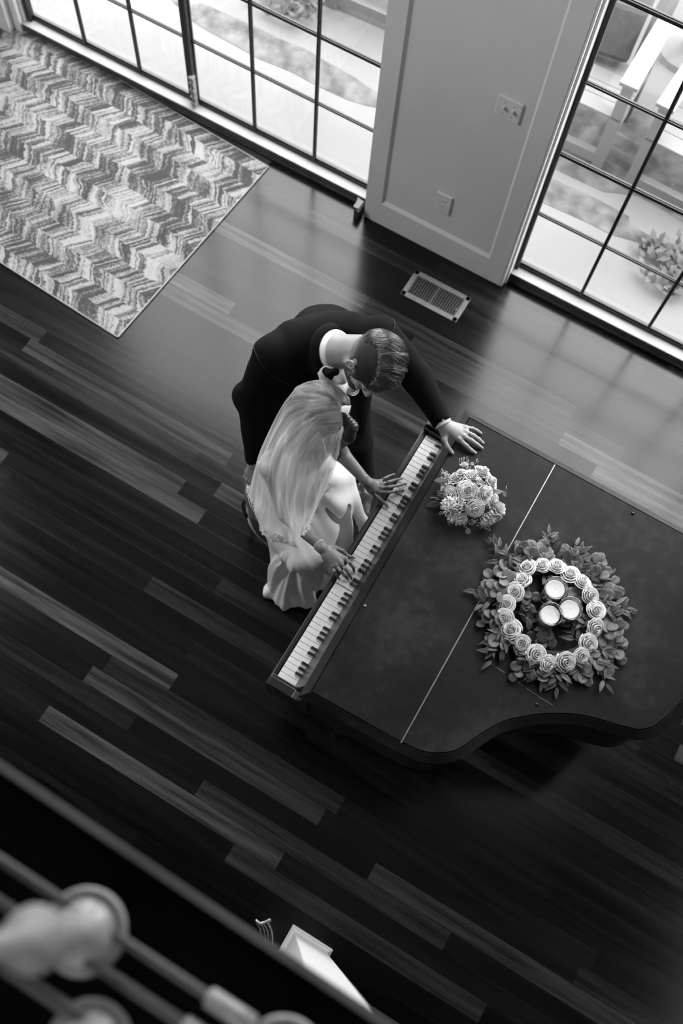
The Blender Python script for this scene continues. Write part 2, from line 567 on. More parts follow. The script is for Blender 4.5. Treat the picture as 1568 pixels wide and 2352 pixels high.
# rug
c0, c1 = at(616, 382, 0.012), at(270, 773, 0.012)
ud = (c0 - c1)[:2] / np.linalg.norm((c0 - c1)[:2])
perp = np.array([-ud[1], ud[0]])
d0 = at(66, 60, 0.012)[:2]
d1 = at(-40, 590, 0.012)[:2]
e0 = (d0 - c0[:2]) / np.linalg.norm(d0 - c0[:2])
Lr = 1.95
corners = [c1[:2], c0[:2], c0[:2] + e0 * Lr, c1[:2] + e0 * Lr]
ang = math.atan2(-e0[1], -e0[0])
org = np.mean(corners, axis=0)
ca, sa = math.cos(-ang), math.sin(-ang)
loc = [((p - org)[0] * ca - (p - org)[1] * sa, (p - org)[0] * sa + (p - org)[1] * ca) for p in corners]
bm = prism(bmesh.new(), loc[::-1], 0.0, 0.012)
rug = obj('area_rug', bm, M_rug, bevel=0.003)
rug.location = (org[0], org[1], 0.0005)
rug.rotation_euler = (0, 0, ang)
tag(rug, 'flat woven rug with a worn grey and cream broken zigzag pattern by the window', 'rug')
bm = bmesh.new()
tube(bm, [(p[0], p[1], 0.007) for p in loc + loc[:1]], 0.0055, 6)
rb = obj('binding', bm, mat('rug_binding', 0.30, 0.9), None)
rb.parent = rug

# door stop beside the pier foot
ds = thing('door_stop', 'small dark wedge shaped door stop at the foot of the pier', 'door stop', (-1.53, 3.27, 0))
bm = bmesh.new()
prism(bm, [(-1.56, 3.315), (-1.505, 3.30), (-1.50, 3.22), (-1.535, 3.23)], 0.0, 0.075)
obj('stop_block', bm, mat('black_rubber', 0.012, 0.5), ds, bevel=0.004)
obj('stop_plate', boxes((-1.545, -1.51, 3.235, 3.30, 0.0755, 0.082)), mat('dark_brass', 0.06, 0.4, metal=0.6), ds, bevel=0.002)

# ------------------------------------------------------------------ outside
struct(obj('ground', boxes((-9, 8, 3.47, 14, -0.20, -0.10)), M_patio))
M_out = mat('white_outdoor_paint', 0.135, 0.6)
M_outgrey = mat('grey_outdoor_fabric', 0.04, 0.9, noise=0.2, nscale=30)
M_mulch_shade = mat('mulch_and_shade_grey', 0.07, 0.95, noise=0.55, nscale=9, bump=0.5, bscale=30)
M_leaf_out = mat('garden_foliage', 0.055, 0.8, noise=0.5, nscale=14)
GZ = -0.10
def garden_chair(loc, rz, label):
    """low chair seen from the front: wide boards, square legs, low stretchers, raked back"""
    t = thing('garden_chair', label, 'chair', (0, 0, 0), 'white garden chairs on the patio')
    w, dp = 0.32, 0.50
    for k in range(4):
        obj('seat_board', boxes((-w, w, 0.0 + k * 0.115, 0.10 + k * 0.115, 0.40 - k * 0.012, 0.42 - k * 0.012)), M_out, t, bevel=0.003)
    bm = bmesh.new()
    for k in range(5):
        a = -w + 0.02 + k * 0.124
        vs_ = [bm.verts.new(p) for p in [(a, dp - 0.03, 0.36), (a + 0.10, dp - 0.03, 0.36), (a + 0.10, dp + 0.20, 0.95), (a, dp + 0.20, 0.95), (a, dp, 0.36), (a + 0.10, dp, 0.36), (a + 0.10, dp + 0.23, 0.95), (a, dp + 0.23, 0.95)]]
        for f in [(0, 1, 2, 3), (4, 7, 6, 5), (0, 4, 5, 1), (1, 5, 6, 2), (2, 6, 7, 3), (3, 7, 4, 0)]:
            bm.faces.new([vs_[q] for q in f])
    obj('backrest', bm, M_out, t, bevel=0.003)
    for sx in (-1, 1):
        x0, x1 = (w - 0.065, w) if sx > 0 else (-w, -w + 0.065)
        obj('leg', boxes((x0, x1, 0.0, 0.06, 0.0, 0.66)), M_out, t, bevel=0.004)
        obj('leg', boxes((x0, x1, dp - 0.06, dp, 0.0, 0.66)), M_out, t, bevel=0.004)
        obj('arm_board', boxes((x0 - 0.02, x1 + 0.02, -0.03, dp + 0.05, 0.66, 0.685)), M_out, t, bevel=0.004)
        obj('side_stretcher', boxes((x0 + 0.02, x1 - 0.02, 0.06, dp - 0.06, 0.06, 0.12)), M_out, t)
    obj('front_stretcher', boxes((-w + 0.065, w - 0.065, 0.005, 0.05, 0.05, 0.12)), M_out, t, bevel=0.003)
    t.location = loc
    t.rotation_euler = (0, 0, rz)
    return t
c_a = garden_chair((-0.82, 4.36, GZ), 0.02, 'white board garden chair holding a dark cushion outside the right window')
dup(c_a, (-0.02, 4.33, GZ), -0.03, 'white board garden chair at the right picture edge behind the glass')
dup(c_a, (-2.20, 4.62, GZ), 0.05, 'white board garden chair outside the left window close to the pier')
t = thing('patio_table', 'round white table behind the garden chairs at the top of the right window', 'table', (-0.42, 5.55, GZ))
bm = bmesh.new()
lathe(bm, [(0.001, 0.72), (0.46, 0.72), (0.48, 0.735), (0.46, 0.75), (0.001, 0.75)], (-0.42, 5.55, GZ), 40)
obj('tabletop', bm, M_out, t)
bm = bmesh.new()
lathe(bm, [(0.22, 0), (0.20, 0.03), (0.05, 0.06), (0.04, 0.4), (0.05, 0.72), (0.001, 0.72)], (-0.42, 5.55, GZ), 20)
obj('pedestal', bm, M_out, t)
cu = obj('seat_cushion', boxes((-0.16, 0.16, -0.05, 0.05, 0.0, 0.30)), M_outgrey, None, bevel=0.03)
cu.location = (-0.80, 4.74, GZ + 0.43)
cu.rotation_euler = (-0.38, 0, 0.15)
tag(cu, 'dark grey cushion leaning on the white garden chair outside', 'cushion')
t = thing('patio_rail', 'long low white rail with square posts running along the patio edge', 'railing', (-1.5, 5.0, GZ))
for x in (-3.6, -3.0, -2.36, -2.12, -1.5, 0.95, 1.5):
    obj('post', boxes((x - 0.04, x + 0.04, 5.30, 5.38, GZ, GZ + 0.75)), M_out, t)
obj('top_rail', boxes((-4.2, -1.2, 5.28, 5.40, GZ + 0.75, GZ + 0.80)), M_out, t)
obj('bottom_rail', boxes((-4.2, -1.2, 5.31, 5.37, GZ + 0.08, GZ + 0.14)), M_out, t)
def blobbed(x0, x1, y0, y1, seed):
    rr = random.Random(seed)
    pts = []
    for k in range(26):
        a = 2 * math.pi * k / 26
        r = 1 + rr.uniform(-0.16, 0.16)
        pts.append(((x0 + x1) / 2 + (x1 - x0) / 2 * r * math.cos(a), (y0 + y1) / 2 + (y1 - y0) / 2 * r * math.sin(a)))
    return pts
for i, (x0, x1, y0, y1, lb) in enumerate([(-3.3, -1.75, 4.02, 4.22, 'narrow grey strip on the ground outside the left window'), (-4.6, -1.75, 5.50, 6.6, 'wide mulch bed behind the white rail'), (-1.15, 0.0, 3.98, 4.18, 'narrow grey strip of painted shade in front of the garden chairs'), (-1.6, 0.5, 4.27, 5.0, 'dark ground patch with painted shade under the garden chairs outside the right window'), (-1.4, 1.6, 6.3, 7.6, 'far mulch bed behind the round white table')]):
    tag(obj('bed_and_shade', prism(bmesh.new(), blobbed(x0, x1, y0, y1, i), GZ - 0.01, GZ + 0.003), M_mulch_shade), lb, 'garden bed')  # strip and patch at the right chairs imitate shadow by darker ground colour
def shrub(x, y, r, h, n, label, seed):
    rr = random.Random(seed)
    bm = bmesh.new()
    for k in range(n):
        a, q, z = rr.uniform(0, 6.28), r * math.sqrt(rr.random()), h * rr.random()
        p = Vector((x + q * math.cos(a), y + q * math.sin(a), GZ + 0.03 + z))
        d = Vector((rr.uniform(-1, 1), rr.uniform(-1, 1), rr.uniform(0, 1))).normalized() * rr.uniform(0.04, 0.08)
        s = d.cross(Vector((0, 0, 1))).normalized() * d.length * 0.28
        v = [bm.verts.new(p), bm.verts.new(p + d * 0.5 + s), bm.verts.new(p + d), bm.verts.new(p + d * 0.5 - s)]
        bm.faces.new(v)
    t = thing('garden_shrub', label, 'shrub', (x, y, GZ))
    obj('foliage', bm, M_leaf_out, t)
    bm = bmesh.new()
    for k in range(5):
        a = k * 1.3
        tube(bm, [(x, y, GZ), (x + 0.5 * r * math.cos(a), y + 0.5 * r * math.sin(a), GZ + h * 0.8)], 0.006, 5)
    obj('stem', bm, M_mulch_shade, t)
for i, (x, y, r, h, n, lb) in enumerate([(-2.35, 5.95, 0.35, 0.35, 420, 'small leafy shrub behind the white rail near the pier'), (-3.1, 6.0, 0.4, 0.35, 420, 'small leafy shrub behind the middle of the white rail'),
        (0.15, 3.95, 0.20, 0.05, 200, 'low flowering plant near the glass at the right picture edge'), (0.10, 5.15, 0.22, 0.20, 260, 'leafy plant growing behind the garden chair at the right edge'), (-0.6, 6.6, 0.4, 0.4, 420, 'leafy shrub at the top of the right window'), (-2.7, 4.5, 0.22, 0.10, 200, 'flat ground cover outside the left window')]):
    shrub(x, y, r, h, n, lb, i + 11)
# ------------------------------------------------------------------ grand piano
M_blk = mat('worn_black_lacquer', 0.006, 0.34, noise=0.25, nscale=5, bump=0.06, bscale=50)
def lid_material():
    m, nt, b = nodes_of('dusty_black_lid')
    tc = N(nt, 'ShaderNodeTexCoord')
    n1 = N(nt, 'ShaderNodeTexNoise'); n1.inputs['Scale'].default_value = 3.1; n1.inputs['Detail'].default_value = 7
    n2 = N(nt, 'ShaderNodeTexNoise'); n2.inputs['Scale'].default_value = 26; n2.inputs['Detail'].default_value = 5
    for n in (n1, n2):
        nt.links.new(tc.outputs['Object'], n.inputs['Vector'])
    a = math_(nt, 'MULTIPLY_ADD', n2.outputs['Fac'], 0.35, math_(nt, 'MULTIPLY', n1.outputs['Fac'], 0.65))
    g = ramp(nt, a, [(0.36, 0.0045), (0.5, 0.008), (0.62, 0.019)])
    vo = N(nt, 'ShaderNodeTexVoronoi'); vo.inputs['Scale'].default_value = 22
    nt.links.new(tc.outputs['Object'], vo.inputs['Vector'])
    dust = math_(nt, 'MULTIPLY', math_(nt, 'LESS_THAN', vo.outputs['Distance'], 0.035), 0.06)
    nt.links.new(math_(nt, 'ADD', g, dust), b.inputs['Base Color'])
    nt.links.new(math_(nt, 'MULTIPLY_ADD', n1.outputs['Fac'], 0.3, 0.30), b.inputs['Roughness'])
    b.inputs['Specular IOR Level'].default_value = 0.14
    return m
M_lid = lid_material()
M_ivory = mat('ivory_key', 0.62, 0.28, noise=0.05, nscale=40)
M_ebony = mat('ebony_key', 0.012, 0.22)
M_brass = mat('worn_brass', 0.24, 0.32, metal=0.9, noise=0.15, nscale=60)
M_felt = mat('dark_felt', 0.01, 0.95)
PZ = 0.955     # lower edge of the lid moulding
PT = 0.980     # flat top of the lid
piano = thing('grand_piano', 'worn black baby grand piano with closed lid and brass lid hinge', 'piano', (0.3, 1.3, 0))
curve = [(-0.322, 0.615), (0.0, 0.624), (0.09, 0.628), (0.165, 0.637), (0.237, 0.669), (0.297, 0.724), (0.335, 0.800), (0.385, 0.888), (0.451, 0.951), (0.512, 0.997), (0.603, 1.047), (0.677, 1.071), (0.752, 1.090), (0.815, 1.111), (0.850, 1.136), (0.882, 1.175), (0.920, 1.27), (0.945, 1.38), (0.955, 1.52), (0.945, 1.68), (0.90, 1.82), (0.82, 1.93), (0.72, 1.965)]
cv = catmull([(x, y, 0) for x, y in curve], 110)
outline = [(-0.322, 0.615)] + [(p[0], p[1]) for p in cv[1:]] + [(-0.345, 1.973)]
def offset(poly, d):
    out = []
    n = len(poly)
    for i in range(n):
        p0, p1, p2 = np.array(poly[i - 1]), np.array(poly[i]), np.array(poly[(i + 1) % n])
        a = (p1 - p0) / (np.linalg.norm(p1 - p0) + 1e-9)
        b = (p2 - p1) / (np.linalg.norm(p2 - p1) + 1e-9)
        na, nb = np.array([-a[1], a[0]]), np.array([-b[1], b[0]])
        m_ = na + nb
        m_ /= np.linalg.norm(m_) + 1e-9
        out.append(tuple(p1 + m_ * d / max(0.5, m_ @ na)))
    return out
HX = 0.080   # hinge line
def clip(poly, keep_left):
    out = []
    n = len(poly)
    f = (lambda p: p[0] <= HX) if keep_left else (lambda p: p[0] >= HX)
    for i in range(n):
        a, b = poly[i], poly[(i + 1) % n]
        if f(a):
            out.append(a)
        if f(a) != f(b):
            t = (HX - a[0]) / (b[0] - a[0])
            out.append((HX, a[1] + t * (b[1] - a[1])))
    return out
def lid_mesh(left):
    """top surface flat, then a groove line and a sloping moulding down to the rim"""
    bm = bmesh.new()
    levels = [(0.0, PZ - 0.006), (0.0, PZ), (0.030, PT - 0.004), (0.033, PT - 0.006), (0.036, PT), ]
    rings = []
    g = 0.0012 if left else -0.0012
    for d, z in levels:
        pl = clip(offset(outline, d), left)
        rings.append([bm.verts.new((min(p[0], HX - g) if left else max(p[0], HX - g), p[1], z)) for p in pl])
    k = min(len(r) for r in rings)
    for a, b in zip(rings, rings[1:]):
        if len(a) != len(b):
            continue
        n = len(a)
        for i in range(n):
            try:
                bm.faces.new([a[i], a[(i + 1) % n], b[(i + 1) % n], b[i]])
            except ValueError:
                pass
    bm.faces.new(rings[-1])
    bm.faces.new(rings[0][::-1])
    print('lid rings', [len(r) for r in rings])
    return bm
ld = obj('front_lid', lid_mesh(True), M_lid, piano)
ld2 = obj('main_lid', lid_mesh(False), M_lid, piano)
obj('lid_hinge', boxes((HX - 0.0024, HX + 0.0024, 0.655, 1.932, PT - 0.002, PT + 0.0035)), M_brass, piano, bevel=0.001)
# small studs
for i, (x, y) in enumerate([(838, 1391), (1233, 1617), (1454, 1178)]):
    p = at(x, y, PT + 0.006)
    bm = lathe(bmesh.new(), [(0.0065, 0), (0.0065, 0.003), (0.004, 0.006), (0.0005, 0.007)], (p[0], p[1], PT), 12)
    obj('lid_stud', bm, M_ebony if i else M_brass, piano, smooth=True)
a_, b_ = at(1100, 1508, PT), at(1269, 1620, PT)
obj('lid_seam', tube(bmesh.new(), [a_ + v for v in [0]] + [a_ + (b_ - a_) * k / 6 + np.array([0, 0.004 * math.sin(k), 0]) * 0.5 for k in range(1, 6)] + [b_], 0.0011, 6), M_ebony, piano)
# rim
rim_o = offset(outline, 0.022)
rim_i = offset(outline, 0.055)
bm = bmesh.new()
ro = [p for p in rim_o]
n = len(ro)
z0, z1 = 0.60, PZ - 0.006
A_ = [bm.verts.new((p[0], p[1], z0)) for p in rim_o]
B_ = [bm.verts.new((p[0], p[1], z1)) for p in rim_o]
C_ = [bm.verts.new((p[0], p[1], z1)) for p in rim_i]
D_ = [bm.verts.new((p[0], p[1], z0)) for p in rim_i]
for i in range(n - 1):
    j = i + 1
    for a, b in ((A_, B_), (B_, C_), (C_, D_), (D_, A_)):
        bm.faces.new([a[i], a[j], b[j], b[i]])
bm.faces.new([A_[0], B_[0], C_[0], D_[0]])
bm.faces.new([A_[-1], D_[-1], C_[-1], B_[-1]])
obj('rim', bm, M_blk, piano, smooth=False)
obj('soundboard', prism(bmesh.new(), offset(outline, 0.04), 0.60, 0.64), M_blk, piano)
KY0, KY1 = 0.680, 1.906
KX0 = -0.454
obj('keybed', boxes((-0.472, -0.28, 0.628, 1.960, 0.630, 0.688)), M_blk, piano, bevel=0.004)
obj('key_slip', boxes((-0.4805, -0.4575, 0.668, 1.918, 0.640, 0.724)), M_blk, piano, bevel=0.006)
for y0, y1, q in ((0.6235, 0.664, 0), (1.921, 1.962, 1)):
    bm = bmesh.new()
    prof = [(-0.478, 0.640), (-0.478, 0.765), (-0.470, 0.777), (-0.36, 0.781), (-0.335, 0.80), (-0.318, 0.85), (-0.31, 0.94), (-0.29, 0.948), (-0.29, 0.640)]
    a = [bm.verts.new((x, y0, z)) for x, z in prof]
    b = [bm.verts.new((x, y1, z)) for x, z in prof]
    bm.faces.new(a)
    bm.faces.new(b[::-1])
    for i in range(len(prof)):
        j = (i + 1) % len(prof)
        bm.faces.new([a[i], a[j], b[j], b[i]])
    obj('arm', bm, M_blk, piano, bevel=0.005)
for y0, y1 in ((0.664, KY0 - 0.002), (KY1 + 0.002, 1.921)):
    obj('key_block', boxes((-0.470, -0.345, y0, y1, 0.66, 0.757)), M_blk, piano, bevel=0.004)
# fallboard leaning back over the keys
bm = bmesh.new()
prof = [(-0.374, 0.738), (-0.368, 0.760), (-0.325, 0.925), (-0.300, 0.945), (-0.28, 0.945), (-0.28, 0.738)]
a = [bm.verts.new((x, 0.664, z)) for x, z in prof]
b = [bm.verts.new((x, 1.921, z)) for x, z in prof]
bm.faces.new(a); bm.faces.new(b[::-1])
for i in range(len(prof)):
    j = (i + 1) % len(prof)
    bm.faces.new([a[i], a[j], b[j], b[i]])
obj('fallboard', bm, M_blk, piano, bevel=0.003)
obj('key_felt', boxes((-0.458, -0.30, KY0 - 0.001, KY1 + 0.001, 0.688, 0.704)), M_felt, piano)
kw = (KY1 - KY0) / 52.0
wm = boxes((-0.0, 0.165, -kw / 2 + 0.0006, kw / 2 - 0.0006, 0.0, 0.022))
wk0 = obj('white_key', wm, M_ivory, piano, bevel=0.0015)
bmk = bmesh.new()
prof = [(0.0, 0.0), (0.003, 0.0105), (0.012, 0.0125), (0.1, 0.0125), (0.1, 0.0)]
a = [bmk.verts.new((x, -0.0052, z)) for x, z in prof]
b = [bmk.verts.new((x, 0.0052, z)) for x, z in prof]
bmk.faces.new(a); bmk.faces.new(b[::-1])
for i in range(5):
    j = (i + 1) % 5
    bmk.faces.new([a[i], a[j], b[j], b[i]])
bk0 = obj('black_key', bmk, M_ebony, piano, bevel=0.0012)
names = 'CDEFGAB'
first_w = first_b = True
for k in range(52):
    y = KY1 - kw * (k + 0.5)          # bass at the window end
    o = wk0 if k == 0 else wk0.copy()
    if k:
        C.objects.link(o)
        o.parent = piano
    o.matrix_parent_inverse = Matrix.Translation(piano.location).inverted()
    o.location = (KX0, y, 0.706 - (0.006 if k in (13, 15, 31, 33) else 0))
    nm = names[(k + 5) % 7]
    if nm in 'CDFGA' and k < 51:
        o = bk0 if first_b else bk0.copy()
        if not first_b:
            C.objects.link(o)
            o.parent = piano
        first_b = False
        o.matrix_parent_inverse = Matrix.Translation(piano.location).inverted()
        o.location = (KX0 + 0.052, y - kw / 2, 0.727)
# legs and lyre
def piano_leg(x, y):
    bm = bmesh.new()
    lathe(bm, [(0.03, 0.06), (0.032, 0.10), (0.045, 0.14), (0.040, 0.17), (0.058, 0.42), (0.062, 0.50), (0.052, 0.53), (0.07, 0.56), (0.07, 0.60)], (x, y, 0), 20)
    lathe(bm, [(0.012, 0.0), (0.024, 0.012), (0.024, 0.036), (0.012, 0.048)], (x, y + 0.012, 0.0), 14, None)
    box(bm, x - 0.02, x + 0.02, y - 0.02, y + 0.02, 0.03, 0.07)
    obj('leg', bm, M_blk, piano, smooth=False)
piano_leg(-0.15, 0.74)
piano_leg(-0.15, 1.86)
piano_leg(0.72, 1.50)
bm = boxes((-0.16, -0.13, 1.22, 1.25, 0.12, 0.60), (-0.16, -0.13, 1.36, 1.39, 0.12, 0.60), (-0.20, -0.08, 1.18, 1.43, 0.06, 0.12))
obj('pedal_lyre', bm, M_blk, piano, bevel=0.004)
for k in (-1, 0, 1):
    obj('pedal', boxes((-0.27, -0.19, 1.305 + k * 0.06 - 0.011, 1.305 + k * 0.06 + 0.011, 0.055, 0.065)), M_brass, piano, bevel=0.003)

# ------------------------------------------------------------------ flowers
M_rose = mat('white_rose_petal', 0.66, 0.6, noise=0.04, nscale=30)
M_rosec = mat('cream_bouquet_petal', 0.62, 0.6, noise=0.06, nscale=25)
M_green = mat('dark_green_leaf', 0.028, 0.5, noise=0.35, nscale=30)
M_euca = mat('eucalyptus_leaf', 0.07, 0.55, noise=0.3, nscale=25)
M_pale = mat('pale_bouquet_leaf', 0.19, 0.5, noise=0.2, nscale=25)
M_stem = mat('pale_stem', 0.36, 0.6)

def frame_to(n):
    n = Vector(n).normalized()
    return n.to_track_quat('Z', 'Y').to_matrix()

def add_grid(bm, P_):
    """P_[i][j] vectors -> quads"""
    V = [[bm.verts.new(p) for p in row] for row in P_]
    for i in range(len(V) - 1):
        for j in range(len(V[0]) - 1):
            bm.faces.new([V[i][j], V[i + 1][j], V[i + 1][j + 1], V[i][j + 1]])

def rose(bm, c, r, n, rng, open_=1.0, layers=5):
    M = frame_to(n)
    c = Vector(c)
    for L in range(layers):
        f = (L + 0.6) / layers
        npet = [2, 3, 4, 5, 6, 6][L]
        rr = r * (0.10 + 0.90 * f ** 1.15)
        hh = r * (1.00 - 0.52 * f ** 1.5 * open_)
        a0 = rng.uniform(0, 6.28)
        for k in range(npet):
            a = a0 + 2 * math.pi * k / npet + rng.uniform(-.12, .12)
            wid = 2 * math.pi / npet * 0.74
            rows = []
            jit = rng.uniform(0.94, 1.07)
            for i in range(5):
                t = i / 4
                row = []
                for j in range(7):
                    s = j / 3 - 1
                    edge = 1 - 0.16 * abs(s) ** 3
                    rad = rr * (0.42 + 0.58 * t ** 0.55) * jit
                    curl = max(0, t - 0.72) * r * (0.55 if L > 1 else 0.1) * open_
                    z = -0.25 * r + (hh + 0.25 * r) * t * edge - curl * 1.1
                    rad2 = rad + curl * 0.55 + 0.035 * r * (1 - abs(s)) * (L % 2) - 0.05 * r * (s if L else 0) 
                    ang = a + s * wid
                    row.append(c + M @ Vector((rad2 * math.cos(ang), rad2 * math.sin(ang), z)))
                rows.append(row)
            add_grid(bm, rows)
    lathe(bm, [(r * 0.02, -0.45 * r), (r * 0.45, -0.3 * r), (r * 0.5, 0.1 * r), (r * 0.18, 0.55 * r), (r * 0.02, 0.7 * r)], c, 12, M)

def leaf(bm, base, d, up, L, w, bend=0.25, fold=0.25, nseg=5, shape='lance'):
    d = Vector(d).normalized()
    up = Vector(up)
    up = (up - d * up.dot(d)).normalized()
    s = d.cross(up)
    rows = []
    for i in range(nseg + 1):
        t = i / nseg
        if shape == 'round':
            ww = w * math.sqrt(max(0, 1 - (2 * t - 1) ** 2)) 
            ww = max(ww, w * 0.05)
        else:
            ww = w * math.sin(math.pi * min(1, t ** 0.75)) + w * 0.02
        p = Vector(base) + d * (L * t) + up * (-bend * L * t * t + 0.12 * L * t)
        rows.append([p - s * ww * 0.5 + up * fold * ww * 0.5, p - s * ww * 0.25 + up * fold * ww * 0.16, p, p + s * ww * 0.25 + up * fold * ww * 0.16, p + s * ww * 0.5 + up * fold * ww * 0.5])
    add_grid(bm, rows)

def solid(o, t=0.0006):
    m = o.modifiers.new('thickness', 'SOLIDIFY')
    m.thickness = t
    return o

LEAVES = [mat('light_eucalyptus_leaf', 0.11, 0.6, noise=0.3, nscale=30), M_euca, mat('olive_leaf', 0.045, 0.5, noise=0.4, nscale=30), M_green]
rng = random.Random(3)
wc = at(1268, 1408, PT)
wreath = thing('flower_wreath', 'round table wreath of white roses and eucalyptus leaves lying on the piano lid', 'wreath', (wc[0], wc[1], PT))
bm = bmesh.new()
ringp = [(wc[0] + 0.165 * math.cos(a), wc[1] + 0.165 * math.sin(a), PT + 0.018) for a in [2 * math.pi * k / 40 for k in range(41)]]
tube(bm, ringp, 0.013, 8, False)
obj('wreath_ring', bm, mat('vine_ring', 0.03, 0.9), wreath, smooth=True)
rose_px = [(568, 382), (695, 365), (818, 378), (940, 445), (1035, 510), (1100, 615), (1155, 750), (1140, 890), (1085, 1020), (1030, 1135), (892, 1178), (742, 1205), (635, 1122), (530, 1025), (430, 910), (385, 808), (395, 690), (468, 590), (528, 488)]
rsz = [.98, .9, 1, 1, .95, .95, .98, 1.02, 1.02, .85, 1.06, .92, 1.08, .92, 1.1, 1.02, .95, 1.02, .95]
for (x, y), s in zip(rose_px, rsz):
    p = at(1060 + x / 3.733, 1200 + y / 3.733, PT + 0.052)
    out = Vector((p[0] - wc[0], p[1] - wc[1], 0)).normalized()
    n = Vector((rng.uniform(-.25, .25), rng.uniform(-.25, .25), 1)) + out * 0.28 + Vector((0.05, -0.15, 0))
    bm = bmesh.new()
    rose(bm, (p[0], p[1], PT + 0.034), 0.0375 * s, n, rng, 1.0)
    solid(obj('rose', bm, M_rose, wreath, smooth=True), 0.0008)
# greenery: sprigs around the ring, each a part
def sprig(parent, a_deg, r0, length, kind, lift=0.02, m=None, dirj=0.0, nl=9, c=None):
    a = math.radians(a_deg)
    base = Vector((c[0] + r0 * math.cos(a), c[1] + r0 * math.sin(a), PT + 0.016))
    d = Vector((math.cos(a + dirj), math.sin(a + dirj), 0))
    side = Vector((-d.y, d.x, 0))
    bm = bmesh.new()
    pts = []
    for i in range(7):
        t = i / 6
        pts.append(base + d * length * t + side * 0.03 * math.sin(t * 2) * rng.choice((-1, 1)) * t + Vector((0, 0, lift * math.sin(t * math.pi) )))
    tube(bm, pts, [0.0022 - 0.0014 * i / 6 for i in range(7)], 5)
    for i in range(nl):
        t = 0.18 + 0.8 * i / (nl - 1)
        q = pts[min(6, int(t * 6))].lerp(pts[min(6, int(t * 6) + 1)], t * 6 - int(t * 6))
        sgn = 1 if i % 2 else -1
        if i == nl - 1:
            ld_ = d
        else:
            ld_ = d * rng.uniform(0.5, 1.0) + side * sgn * rng.uniform(0.5, 1.0) + Vector((0, 0, rng.uniform(-0.1, 0.35)))
        up = Vector((rng.uniform(-.4, .4), rng.uniform(-.4, .4), 1))
        if kind == 'round':
            L = rng.uniform(0.038, 0.054)
            leaf(bm, q, ld_, up, L, L * rng.uniform(0.8, 0.98), 0.1, 0.12, 6, 'round')
        else:
            L = rng.uniform(0.040, 0.062)
            leaf(bm, q, ld_, up, L, L * rng.uniform(0.26, 0.36), 0.2, 0.25, 5)
    lo = min(v.co.z for v in bm.verts)
    if lo < PT + 0.001:
        for v in bm.verts:
            if v.co.z < PT + 0.0015:
                v.co.z = PT + 0.0015
    o = obj('leaf_sprig', bm, rng.choice(LEAVES if kind == 'round' else LEAVES[1:]) if m is None else m, parent, smooth=True)
    return solid(o, 0.0005)
# direction angles are in world degrees round the wreath
spec = []
for k in range(30):
    a = k * 360 / 30 + rng.uniform(-6, 6)
    kind = 'round' if k % 2 == 0 else 'lance'
    spec.append((a, kind))
for a, kind in spec:
    sprig(wreath, a, 0.15, rng.uniform(0.10, 0.135), kind, rng.uniform(0.012, 0.03), None, rng.uniform(-.5, .5), 10, wc)
for k in range(9):
    sprig(wreath, k * 40 + 15, 0.155, 0.085, 'round' if k % 3 == 1 else 'lance', 0.02, None, math.pi + rng.uniform(-.7, .7), 7, wc)
for px, py in ((1122, 1262), (1096, 1368), (1115, 1500), (1130, 1430), (1265, 1575), (1330, 1265), (1400, 1560), (1430, 1420), (1150, 1250), (1260, 1235), (1350, 1290), (1425, 1380), (1240, 1560)):
    p = at(px, py, PT)
    a = math.degrees(math.atan2(p[1] - wc[1], p[0] - wc[0]))
    r = math.hypot(p[0] - wc[0], p[1] - wc[1])
    sprig(wreath, a, 0.16, max(0.07, r - 0.155), 'lance', 0.02, M_green if px < 1300 else M_euca, rng.uniform(-.15, .15), 10, wc)

# candles in glass jars
M_jar = glass_material('clear_jar_glass', 0.88, 2.6, 0.03)
M_wax = mat('white_wax', 0.58, 0.5)
jar0 = thing('candle_jar', 'white candle in a ribbed glass jar, farthest from the keys of the three', 'candle', (0, 0, 0), 'candle jars inside the wreath')
bm = bmesh.new()
prof = [(0.001, 0.0), (0.036, 0.0), (0.040, 0.004)]
for k in range(10):
    prof.append((0.0415 if k % 2 else 0.0395, 0.012 + k * 0.008))
prof += [(0.041, 0.097), (0.0415, 0.104), (0.039, 0.104), (0.0385, 0.09), (0.0375, 0.012), (0.001, 0.008)]
lathe(bm, [(r * 1.09, z) for r, z in prof], (0, 0, 0), 36)
obj('jar', bm, M_jar, jar0, smooth=True)
bm = lathe(bmesh.new(), [(0.001, 0.009), (0.0365, 0.010), (0.0365, 0.085), (0.033, 0.088), (0.001, 0.087)], (0, 0, 0), 30)
obj('wax', bm, M_wax, jar0, smooth=False)
bm = tube(bmesh.new(), [(0, 0, 0.086), (0.001, 0, 0.094)], 0.0008, 6)
obj('wick', bm, M_slot, jar0)
jl = [('white candle in a clear glass jar nearest the window of the three', (812, 560)), ('white candle in a ribbed glass jar nearest the keyboard of the three', (768, 783)), ('white candle in a wide glass jar farthest from the keyboard of the three', (938, 735))]
for i, (lb, (x, y)) in enumerate(jl):
    p = at(1060 + x / 3.733, 1200 + y / 3.733, PT + 0.104)
    if i == 0:
        jar0.location = (p[0], p[1], PT + 0.0005)
        jar0['label'] = lb
    else:
        dup(jar0, (p[0], p[1], PT + 0.0005), 0.6 * i, lb)

